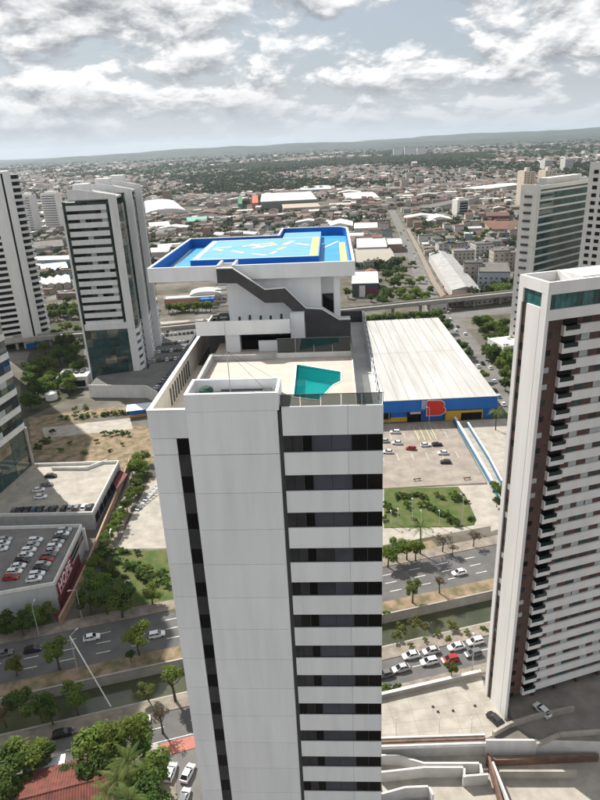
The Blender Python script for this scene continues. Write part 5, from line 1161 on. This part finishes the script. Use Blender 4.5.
LINES = [((90, 405), (95, 470), 12), ((95, 470), (110, 600), 11), ((110, 600), (150, 985), 10), ((-300, 430), (-40, 470), 7), ((-60, 395), (-38, 900), 6), ((150, 560), (420, 640), 7), ((-250, 640), (110, 600), 6), ((220, 400), (300, 900), 7), ((-180, 470), (-210, 930), 6), ((128, 770), (520, 800), 6)]
LINES += [((a.x, a.y), (b_.x, b_.y), 9) for a, b_ in zip(vp[:-1], vp[1:])]
def seg_d(p, a, b_):
    ax, ay = a; bx, by = b_; dx, dy = bx - ax, by - ay; t_ = max(0, min(1, ((p[0] - ax) * dx + (p[1] - ay) * dy) / (dx * dx + dy * dy))); return math.hypot(p[0] - ax - t_ * dx, p[1] - ay - t_ * dy)
def free(x, y, r):
    return all(seg_d((x, y), a, b_) > w + r * .75 for a, b_, w in LINES) and all((x - fx) ** 2 + (y - fy) ** 2 > (fr_ + r) ** 2 * .8 for fx, fy, fr_ in FOOT)
HOUSES = []
def house_mesh(w, d, h, kind, rh):
    wl = MB().box(-w / 2, w / 2, -d / 2, d / 2, 0, h); rf = MB(); o_ = .35
    if kind == 'gable':
        rf.add([(-w / 2 - o_, -d / 2 - o_, h), (w / 2 + o_, -d / 2 - o_, h), (w / 2 + o_, d / 2 + o_, h), (-w / 2 - o_, d / 2 + o_, h), (-w / 2 - o_, 0, h + rh), (w / 2 + o_, 0, h + rh)], [(0, 1, 5, 4), (2, 3, 4, 5), (0, 4, 3), (1, 2, 5), (0, 3, 2, 1)])
    elif kind == 'gable_x':
        rf.add([(-w / 2 - o_, -d / 2 - o_, h), (w / 2 + o_, -d / 2 - o_, h), (w / 2 + o_, d / 2 + o_, h), (-w / 2 - o_, d / 2 + o_, h), (0, -d / 2 - o_, h + rh), (0, d / 2 + o_, h + rh)], [(0, 4, 5, 3), (4, 1, 2, 5), (0, 1, 4), (3, 5, 2), (0, 3, 2, 1)])
    elif kind == 'hip':
        k = min(w, d) * .35
        rf.add([(-w / 2 - o_, -d / 2 - o_, h), (w / 2 + o_, -d / 2 - o_, h), (w / 2 + o_, d / 2 + o_, h), (-w / 2 - o_, d / 2 + o_, h), (-w / 2 + k, 0, h + rh), (w / 2 - k, 0, h + rh)], [(0, 1, 5, 4), (2, 3, 4, 5), (0, 4, 3), (1, 2, 5), (0, 3, 2, 1)])
    elif kind == 'arch':
        n = 8; vs = []
        for i in range(n + 1):
            a = math.pi * i / n; vs.append((-math.cos(a) * (w / 2 + .3), h + math.sin(a) * rh))
        rf.prism_y(vs, -d / 2 - .3, d / 2 + .3)
    else:
        rf.box(-w / 2 - .1, w / 2 + .1, -d / 2 - .1, d / 2 + .1, h, h + .25); rf.box(-w / 2 - .1, w / 2 + .1, -d / 2 - .1, -d / 2 + .15, h + .25, h + .8); rf.box(-w / 2 - .1, -w / 2 + .15, -d / 2 + .15, d / 2 + .1, h + .25, h + .8); rf.box(w / 2 - .15, w / 2 + .1, -d / 2 + .15, d / 2 + .1, h + .25, h + .8)
    wn = MB(); nfl = max(1, int(h / 3.0))
    for f_ in range(nfl):
        k = max(2, int(w / 3.4))
        for i in range(k):
            x = -w / 2 + (i + .5) * w / k; wn.box(x - .6, x + .6, -d / 2 - .04, -d / 2 + .02, f_ * 3 + 1.0, f_ * 3 + 2.2)
        k = max(1, int(d / 4.5))
        for i in range(k):
            y = -d / 2 + (i + .5) * d / k
            for sx in (-1, 1): wn.box(sx * w / 2 - .04, sx * w / 2 + .04, y - .6, y + .6, f_ * 3 + 1.0, f_ * 3 + 2.2)
    return wl, rf, wn
def house(x, y, yaw, w, d, h, kind, rcol, rh=1.8, wall=None, label=None, name='house', cat='house', roofm=None, wins=True):
    o = empty(name, (x, y, 0), yaw); wl, rf, wn = house_mesh(w, d, h, kind, rh)
    wl.build('wall', wall or rc.choice(WALLS), o); rf.build('roof', roofm or rc.choice(ROOFS[rcol]), o)
    if wins: tag(wn.build('windows', win_m, o), kind='stuff')
    if kind == 'flat' and w < 20: MB().tube([(w * .2, d * .2, h + .25), (w * .2, d * .2, h + 1.5), (w * .2, d * .2, h + 1.8)], [.8, .9, .4], 8).build('water_tank', rc.choice((blue_s, white_r, grey_r)), o)
    FOOT.append((x, y, math.hypot(w, d) / 2 * .85))
    if label: tag(o, label, cat)
    return o
def quad_house(q, z, label, kind='flat', rcol='grey', wall=None, name='warehouse', cat='warehouse', rh=2.0, roofm=None, wins=False):
    a, b_, c, d_ = [G(*p, z) for p in q]; ctr = (a + b_ + c + d_) / 4; u = ((b_ - a) + (c - d_)) / 2; v = ((a - d_) + (b_ - c)) / 2
    if v.length > u.length: yaw = math.atan2(v.y, v.x) - math.pi / 2; vn = v.normalized(); uw = abs(u.x * vn.y - u.y * vn.x); vl = v.length
    else: yaw = math.atan2(u.y, u.x); un = u.normalized(); uw = u.length; vl = abs(v.x * un.y - v.y * un.x)
    return house(ctr.x, ctr.y, yaw, uw, vl, z - .5, kind, rcol, rh, wall, label, name, cat, roofm, wins)
quad_house(((429, 254), (450, 251), (477, 286), (455, 292)), 7.5, 'long pale grey warehouse beside the straight avenue', 'gable_x', 'grey', WALLS[2], rh=2.2, roofm=roof_g)
gy = quad_house(((353, 272), (377, 270), (378, 281), (352, 284)), 10, 'white roofed gymnasium with dark and red front', 'gable', 'white', pm('dark_cladding', (.07, .075, .085)), 'gymnasium', 'building', 1.6)
w_ = 18; box('red_panel', maroon, gy, 1.0, 8.0, -21, -20.5, 1, 6); box('white_panel', white_r, gy, -4.0, 0.0, -21, -20.5, 0.3, 8)
quad_house(((355, 248), (390, 248), (396, 260), (357, 262)), 6, 'broad tan roofed hall behind the white gymnasium', 'gable', 'brown', roofm=pm('tan_roof', (.34, .31, .27)), rh=1.5)
quad_house(((357, 238), (384, 237), (387, 246), (357, 247)), 8, 'white roofed hall behind the broad tan roof', 'gable', 'white', rh=1.5)
quad_house(((387, 238), (400, 238), (402, 243), (388, 244)), 8, 'small white shed beside the straight avenue', 'gable', 'white', rh=1.5)
quad_house(((40, 264), (65, 261), (68, 268), (42, 271)), 6, 'blue fronted shed with white roof between the far left towers', 'gable', 'white', blue_s, 'shed', 'shed', 1.2)
for i in range(4): quad_house(((38 + i * 8, 277 - i * .6), (45 + i * 8, 276.5 - i * .6), (46 + i * 8, 284 - i * .6), (39 + i * 8, 284.5 - i * .6)), 5, '%s from left of the ribbed white sheds below the blue shed' % nth(i), 'gable_x', 'white', None, 'shed', 'shed', 1.2)
quad_house(((30, 242), (62, 239), (64, 246), (30, 249)), 8, 'long low grey building at the foot of the twin towers', 'flat', 'grey', None, 'hall', 'building')
quad_house(((139, 204), (176, 202), (186, 211), (146, 215)), 8, 'large white domed arena beyond the staggered office block', 'arch', 'white', None, 'arena', 'arena', 7)
quad_house(((148, 222), (168, 221), (170, 225), (150, 226)), 8, 'white shed below the domed arena', 'gable', 'white', rh=1.5)
quad_house(((158, 244), (180, 242), (181, 246), (158, 248)), 7, 'long white roof just left of the helipad corner', 'gable', 'white', rh=1.4)
quad_house(((186, 217), (206, 216), (208, 220), (188, 221)), 7, 'shed with pale green roof left of the helipad', 'gable', 'white', roofm=pm('pale_green_roof', (.16, .38, .32)), rh=1.4)
bg_ = quad_house(((260, 194), (312, 191), (314, 198), (262, 203)), 16, 'big green grey hall with white roof and red end, above the helipad', 'flat', 'white', pm('hall_green', (.15, .18, .15)), 'hall', 'building')
quad_house(((280, 202), (314, 200), (320, 206), (284, 208)), 10, 'tan hall in front of the big green grey hall', 'gable', 'brown', roofm=pm('tan_roof_b', (.40, .34, .27)), rh=1.5)
quad_house(((252, 195), (258, 195), (258, 203), (252, 203)), 14, 'red orange block at the end of the big green grey hall', 'flat', 'terracotta', pm('red_orange', (.45, .12, .07)), 'block', 'building', roofm=pm('red_orange', (.45, .12, .07)))
quad_house(((238, 196), (242, 196), (242, 204), (238, 204)), 14, 'green narrow block left of the red orange block', 'flat', 'white', pm('green_block', (.04, .2, .11)), 'block', 'building', roofm=pm('green_block', (.04, .2, .11)))
quad_house(((300, 186), (330, 185), (331, 189), (301, 190)), 10, 'pale blue long hall behind the big green grey hall', 'flat', 'white', pm('pale_blue_wall', (.35, .40, .46)), 'hall', 'building')
quad_house(((342, 193), (372, 191), (378, 197), (348, 199)), 8, 'white ribbed hall above the helipad right end', 'gable', 'white', rh=1.6)
quad_house(((420, 206), (470, 196), (472, 199), (424, 210)), 8, 'long dark fronted hall beyond the small white tower', 'flat', 'grey', WALLS[4], 'hall', 'building')
quad_house(((468, 187), (510, 182), (512, 185), (470, 191)), 8, 'long white roofed hall left of the beige towers', 'gable', 'white', rh=1.6)
quad_house(((485, 222), (505, 218), (512, 226), (492, 231)), 6, 'terracotta shed nearest the small white tower', 'gable', 'terracotta', rh=2)
quad_house(((505, 218), (524, 222), (526, 232), (512, 232)), 6, 'terracotta shed below the beige towers', 'gable', 'terracotta', rh=2)
quad_house(((486, 212), (508, 211), (509, 215), (487, 216)), 7, 'dark red roofed hall between small white tower and beige towers', 'gable', 'terracotta', maroon, rh=1.5)
quad_house(((478, 262), (508, 262), (510, 272), (479, 272)), 12, 'wide pale blue apartment block right of the long grey warehouse', 'flat', 'grey', pm('pale_blue_wall', (.35, .40, .46)), 'apartment_block', 'building', wins=True)
for i, (x, y, h_, c) in enumerate(((446, 243, 12, 2), (455, 243, 12, 4), (473, 262, 14, 1), (482, 243, 13, 2), (491, 241, 13, 5), (500, 250, 14, 0), (505, 248, 13, 1), (463, 250, 10, 0), (513, 252, 12, 1))):
    p = G(x, y, h_); house(p.x, p.y, R(rc.uniform(-20, 20)), rc.uniform(12, 18), rc.uniform(12, 18), h_, 'flat', 'grey', 1, WALLS[c], '%s from left of the small apartment blocks behind the long grey warehouse' % nth(sorted([446, 455, 473, 482, 491, 500, 505, 463, 513]).index(x)), 'apartment_block', 'building')
p = G(190, 297, 5); house(p.x, p.y, R(4), 34, 10, 5, 'flat', 'white', 1, pm('pink_wall', (.55, .25, .18)), 'pink fronted low building behind the office block podium', 'low_building', 'building')
p = G(206, 292, 6); house(p.x, p.y, R(4), 22, 14, 5, 'arch', 'white', 3, None, 'white arched shed under the left corner of the helipad', 'shed', 'shed')
p = G(207, 299, 5); house(p.x, p.y, R(4), 9, 8, 5, 'flat', 'white', 1, blue_s, 'small blue block beside the pink fronted building', 'low_building', 'building', roofm=blue_s)
p = G(507, 343, 8); house(p.x, p.y, R(12), 12, 15, 8.5, 'flat', 'white', 1, white_r, 'white three storey house among the trees across from the store', 'white_house', 'house', roofm=cream)
p = G(458, 297, 5); house(p.x, p.y, R(10), 18, 8, 5, 'gable', 'terracotta', 2, None, 'terracotta roofed bar in front of the long grey warehouse', 'low_building', 'building')
for i, (x, y) in enumerate(((470, 298), (482, 297), (497, 295), (509, 293), (436, 304))):
    p = G(x, y, 4); house(p.x, p.y, R(12), 11, 8, 4, 'flat', 'white', 1, None, '%s small pale house along the far side of the viaduct' % nth(i), 'house', 'house')
for o_, px_, ph_, pl_, cat in REG: FOOT.append((o_.location.x, o_.location.y, 3.5))
for q in ((50, 428, 24), (50, 450, 24), (-78, 305, 45), (-146, 352, 24), (-355, 888, 16), (-325, 908, 16), (222, 858, 14), (335, 938, 18), (360, 935, 18), (115, 295, 30), (135, 285, 28), (-55, 360, 30), (30, 340, 50), (60, 330, 50)): FOOT.append(q)

far_b = MB(); cnt = 0
TERR = ((.15, .08, .058), (.11, .068, .052), (.17, .10, .072)); GREY = ((.13, .124, .115), (.085, .083, .08), (.18, .168, .155)); WHT = ((.50, .49, .47), (.38, .37, .36)); WLC = ((.36, .33, .29), (.27, .24, .20), (.44, .42, .40), (.22, .17, .135))
def far_house(x, y, yaw, w, d, h, kind, rcol, rh):
    c_, s_ = math.cos(yaw), math.sin(yaw)
    def P(a, b_, z): return (x + a * c_ - b_ * s_, y + a * s_ + b_ * c_, z)
    w2, d2 = w / 2, d / 2
    V_ = [P(-w2, -d2, 0), P(w2, -d2, 0), P(w2, d2, 0), P(-w2, d2, 0), P(-w2, -d2, h), P(w2, -d2, h), P(w2, d2, h), P(-w2, d2, h)]
    wc = rc.choice(WLC); col = rc.choice({'terracotta': TERR, 'grey': GREY, 'white': WHT, 'brown': TERR}[rcol])
    far_b.add(V_, [(0, 1, 5, 4), (1, 2, 6, 5), (2, 3, 7, 6), (3, 0, 4, 7)], wc)
    if kind == 'flat': far_b.add(V_[4:], [(0, 1, 2, 3)], col)
    else: far_b.add(V_[4:] + [P(-w2, 0, h + rh), P(w2, 0, h + rh)], [(0, 1, 5, 4), (2, 3, 4, 5), (0, 4, 3), (1, 2, 5)], col)
# blocks of houses on a street grid turned with the straight avenue
cand = []
gy_ = R(-6.0); gc, gs = math.cos(gy_), math.sin(gy_)
for bi in range(-14, 16):
    for bj in range(0, 16):
        for i in range(5):
            for j in range(3):
                if rc.random() < .12: continue
                lx = bi * 58 + 6 + i * 10.3 + rc.uniform(-1, 1); ly = 385 + bj * 62 + 5 + j * 18.2 + rc.uniform(-2, 2)
                x = lx * gc - ly * gs; y = lx * gs + ly * gc
                q = PX((x, y, 3))
                if not (-25 < q[0] < 625) or y < 385 or y > 1330: continue
                if PX((x, y, 3))[1] > 330: continue
                cand.append((math.hypot(x, y), x, y, q))
cand.sort()
big = []
for i in range(170):                                       # larger sheds among the houses
    y = rc.uniform(430, 1300); x = rc.uniform(-.5, .52) * y
    if free(x, y, 17): big.append((math.hypot(x, y), x, y, PX((x, y, 3)))); FOOT.append((x, y, 15))
nth_h = 0
def hidden(q):
    x, y = q                                              # behind the towers of the foreground
    return (148 < x < 352 and y > 240) or (60 < x < 160 and y > 195 and x > 60 + (y - 195) * .15 and x < 152 + (y - 195) * .1) or (x > 528 and y > 178) or (x < 18 + (y - 180) * .2)
allh = []
for D_, x, y, q in big: allh.append((D_, x, y, q, rc.uniform(16, 30), rc.uniform(24, 48), rc.uniform(5, 8), rc.choice(('gable_x', 'gable', 'arch', 'flat')), rc.choice(('white', 'grey', 'white', 'white', 'brown')), True))
for D_, x, y, q in cand: allh.append((D_, x, y, q, rc.uniform(7.5, 10.2), rc.uniform(10, 17.5), rc.choice((3.4, 3.4, 4, 6.2, 6.4, 9.2)), rc.choice(('gable', 'gable_x', 'hip', 'flat', 'flat')), rc.choices(('terracotta', 'grey', 'white', 'brown'), (20, 46, 10, 24))[0], False))
allh.sort(key=lambda a: a[0])
for D_, x, y, q, w, d, h, kind, rcol, isbig in allh:
    if not isbig and not free(x, y, 4.5): continue
    yaw = gy_ + R(rc.choice((0, 0, 0, 90, 3, -4))) * (0 if isbig else 1)
    if isbig: yaw = gy_ + R(rc.choice((0, 90)))
    if kind == 'flat': rh = 1
    else: rh = w * .18 if not isbig else w * .12
    if nth_h < 215 and not hidden(q):
        o = house(x, y, yaw, w, d, h, kind, rcol, rh, name='shed' if isbig else 'house', wins=(D_ < 650))
        HOUSES.append((o, q, {'terracotta': 'terracotta roofed', 'grey': 'grey roofed', 'white': 'white roofed', 'brown': 'brown roofed'}[rcol], 'shed' if isbig else 'house')); nth_h += 1
        FOOT.pop() if not isbig else None
    elif not (hidden(q) and 148 < q[0] < 352 and q[1] > 262):
        far_house(x, y, yaw, w, d, h, 'flat' if kind in ('flat', 'arch') else 'gable', rcol, rh)
zones = ((-99, 60, 'left of the staggered office block'), (60, 160, 'around the staggered office block'), (160, 352, 'beyond the helipad'), (352, 425, 'left of the straight avenue beyond the viaduct'), (425, 480, 'right of the straight avenue beyond the viaduct'), (480, 999, 'near the beige towers beyond the viaduct'))
hg = defaultdict(list)
for o, q, ph_, kd in HOUSES:
    z_ = next(z[2] for z in zones if z[0] <= q[0] < z[1]); band_ = 'nearest rows' if q[1] > 255 else 'middle rows' if q[1] > 225 else 'far rows'; hg[(ph_, kd, z_, band_)].append((q, o))
for (ph_, kd, z_, band_), its in hg.items():
    its.sort(key=lambda a: a[0][0])
    for i, (q, o) in enumerate(its):
        if len(its) == 1: tag(o, '%s %s in the %s %s' % (ph_, kd, band_, z_), kd, 'low houses of the city')
        else: tag(o, '%s from left %s %s, %s %s' % (nth(i), ph_, kd, band_, z_), kd, 'low houses of the city')
# farther city: too many to count
for i in range(20000):
    u = rc.random(); D_ = 1 / (1 / 1330 + u * (1 / 9000 - 1 / 1330)); ang = R(rc.uniform(-33, 33)); x, y = D_ * math.tan(ang), D_
    dn = mn.noise(Vector((x / 420, y / 700, 9.1)))
    if 2700 < y < 3600 and -.10 < x / y - .06 * mn.noise(Vector((y / 500, 0, 0))) < .30: continue
    if dn < -.18 + .00004 * (y - 1300): continue
    k = 1 if y < 2200 else 1.5 if y < 3600 else 2.2
    tall = rc.random() < .005
    if y > 5300 and hill_h(x, y) > 0: continue
    far_house(x, y, R(rc.uniform(-12, 12)), rc.uniform(8, 15) * k if not tall else 16, rc.uniform(9, 18) * k, rc.choice((3.5, 4, 6, 7)) if not tall else rc.uniform(12, 22), rc.choice(('gable', 'gable', 'flat')), rc.choices(('terracotta', 'grey', 'white'), (36, 55, 9))[0], 2.0 * k)
tag(far_b.build('distant_houses', attr_mat('distant_house_colours')), 'mass of small terracotta and pale houses stretching to the hills', 'houses', kind='stuff')

# trees of the middle distance and the woods beyond
tmpl = []
for s_ in range(4):
    rg = random.Random(100 + s_); lst = []
    for i in range(46):
        d = Vector((rg.gauss(0, 1), rg.gauss(0, 1), abs(rg.gauss(0, .9)) - .25)).normalized(); p = d * rg.uniform(.55, 1.0); p.z *= .8
        nrm = (d + Vector((rg.gauss(0, .5), rg.gauss(0, .5), rg.gauss(0, .4) + .3))).normalized(); a = nrm.orthogonal().normalized(); b_ = nrm.cross(a); s2 = rg.uniform(.25, .48)
        lst.append([p - a * s2, p - b_ * s2 * .6, p + a * s2, p + b_ * s2 * .6])
    tmpl.append(lst)
wood = MB()
def clump(x, y, r, h, lim=46):
    t_ = rc.choice(tmpl)[:lim]
    for qd in t_: wood.add([(x + v.x * r, y + v.y * r, h - r * .6 + v.z * r) for v in qd], [(0, 1, 2, 3)])
n_t = 0
for i in range(4200):
    u = rc.random(); D_ = 1 / (1 / 400 + u * (1 / 1500 - 1 / 400)); x = D_ * math.tan(R(rc.uniform(-32, 32))); y = D_; q = PX((x, y, 4))
    if q[1] > 312 or not free(x, y, 1.5): continue
    dn = mn.noise(Vector((x / 90, y / 120, 3.3)))
    if dn < -.12: continue
    if n_t < 75 and D_ < 800 and not hidden(q) and -5 < q[0] < 605:
        tree_at(x, y, rc.uniform(6, 10), rc.uniform(3, 5.2), rc.choice('ddm'), 'among the low houses beyond the viaduct', far=True); n_t += 1
    elif not (hidden(q) and 148 < q[0] < 352 and q[1] > 262): clump(x, y, rc.uniform(2.8, 5.5), rc.uniform(5, 9))
for i in range(9500):
    u = rc.random(); D_ = 1 / (1 / 1400 + u * (1 / 7600 - 1 / 1400)); x = D_ * math.tan(R(rc.uniform(-33, 33))); y = D_
    dn = mn.noise(Vector((x / 420, y / 700, 9.1))); belt = 2700 < y < 3600 and -.10 < x / y - .06 * mn.noise(Vector((y / 500, 0, 0))) < .30
    if dn > .0 and not belt and rc.random() < .8: continue
    k = 1 if y < 2200 else 1.4 if y < 3800 else 2.2
    clump(x, y, rc.uniform(4, 8) * k, rc.uniform(6, 11) * (1 + .3 * k), 20)
for i in range(2600):
    y = rc.uniform(2700, 3600); x = y * (rc.uniform(-.10, .30) + .06 * mn.noise(Vector((y / 500, 0, 0)))); clump(x, y, rc.uniform(11, 20), rc.uniform(9, 14), 20)
wme = bpy.data.meshes.new('distant_woods'); wme.from_pydata(wood.v, [], wood.f); wme.materials.append(leaf_mat('distant_leaf', (.024, .045, .014), (.050, .070, .024), (.03, .05, .012)))
tag(link('distant_woods', wme), 'dark green trees and woods scattered through the far city', 'trees', kind='stuff')

# labels for trees and shrubs: look, order from the left, place
tg = defaultdict(list)
for o, px_, ph_, pl_, cat in REG: tg[(ph_, pl_, cat)].append((px_, o))
for (ph_, pl_, cat), its in tg.items():
    its.sort(key=lambda a: a[0])
    for i, (px_, o) in enumerate(its):
        tag(o, ('%s %s' % (ph_, pl_)) if len(its) == 1 else '%s %s from left %s' % (nth(i), ph_, pl_), cat, '%ss %s' % (cat, pl_))

# ================================================================== HAZE
hzb = MB().box(-16500, 16500, -2300, 16000, -6, 215).build('haze', None)
hv = bpy.data.materials.new('haze_air'); hv.use_nodes = True; t = hv.node_tree; t.nodes.clear()
pv_ = N(t, 'ShaderNodeVolumePrincipled', inp={'Color': (0.70, 0.82, 0.96, 1), 'Density': 4.6e-5, 'Anisotropy': 0.25}); mo = N(t, 'ShaderNodeOutputMaterial'); t.links.new(pv_.outputs[0], mo.inputs['Volume'])
hzb.data.materials.append(hv); tag(hzb, 'thin pale haze over the city', 'haze', kind='stuff')
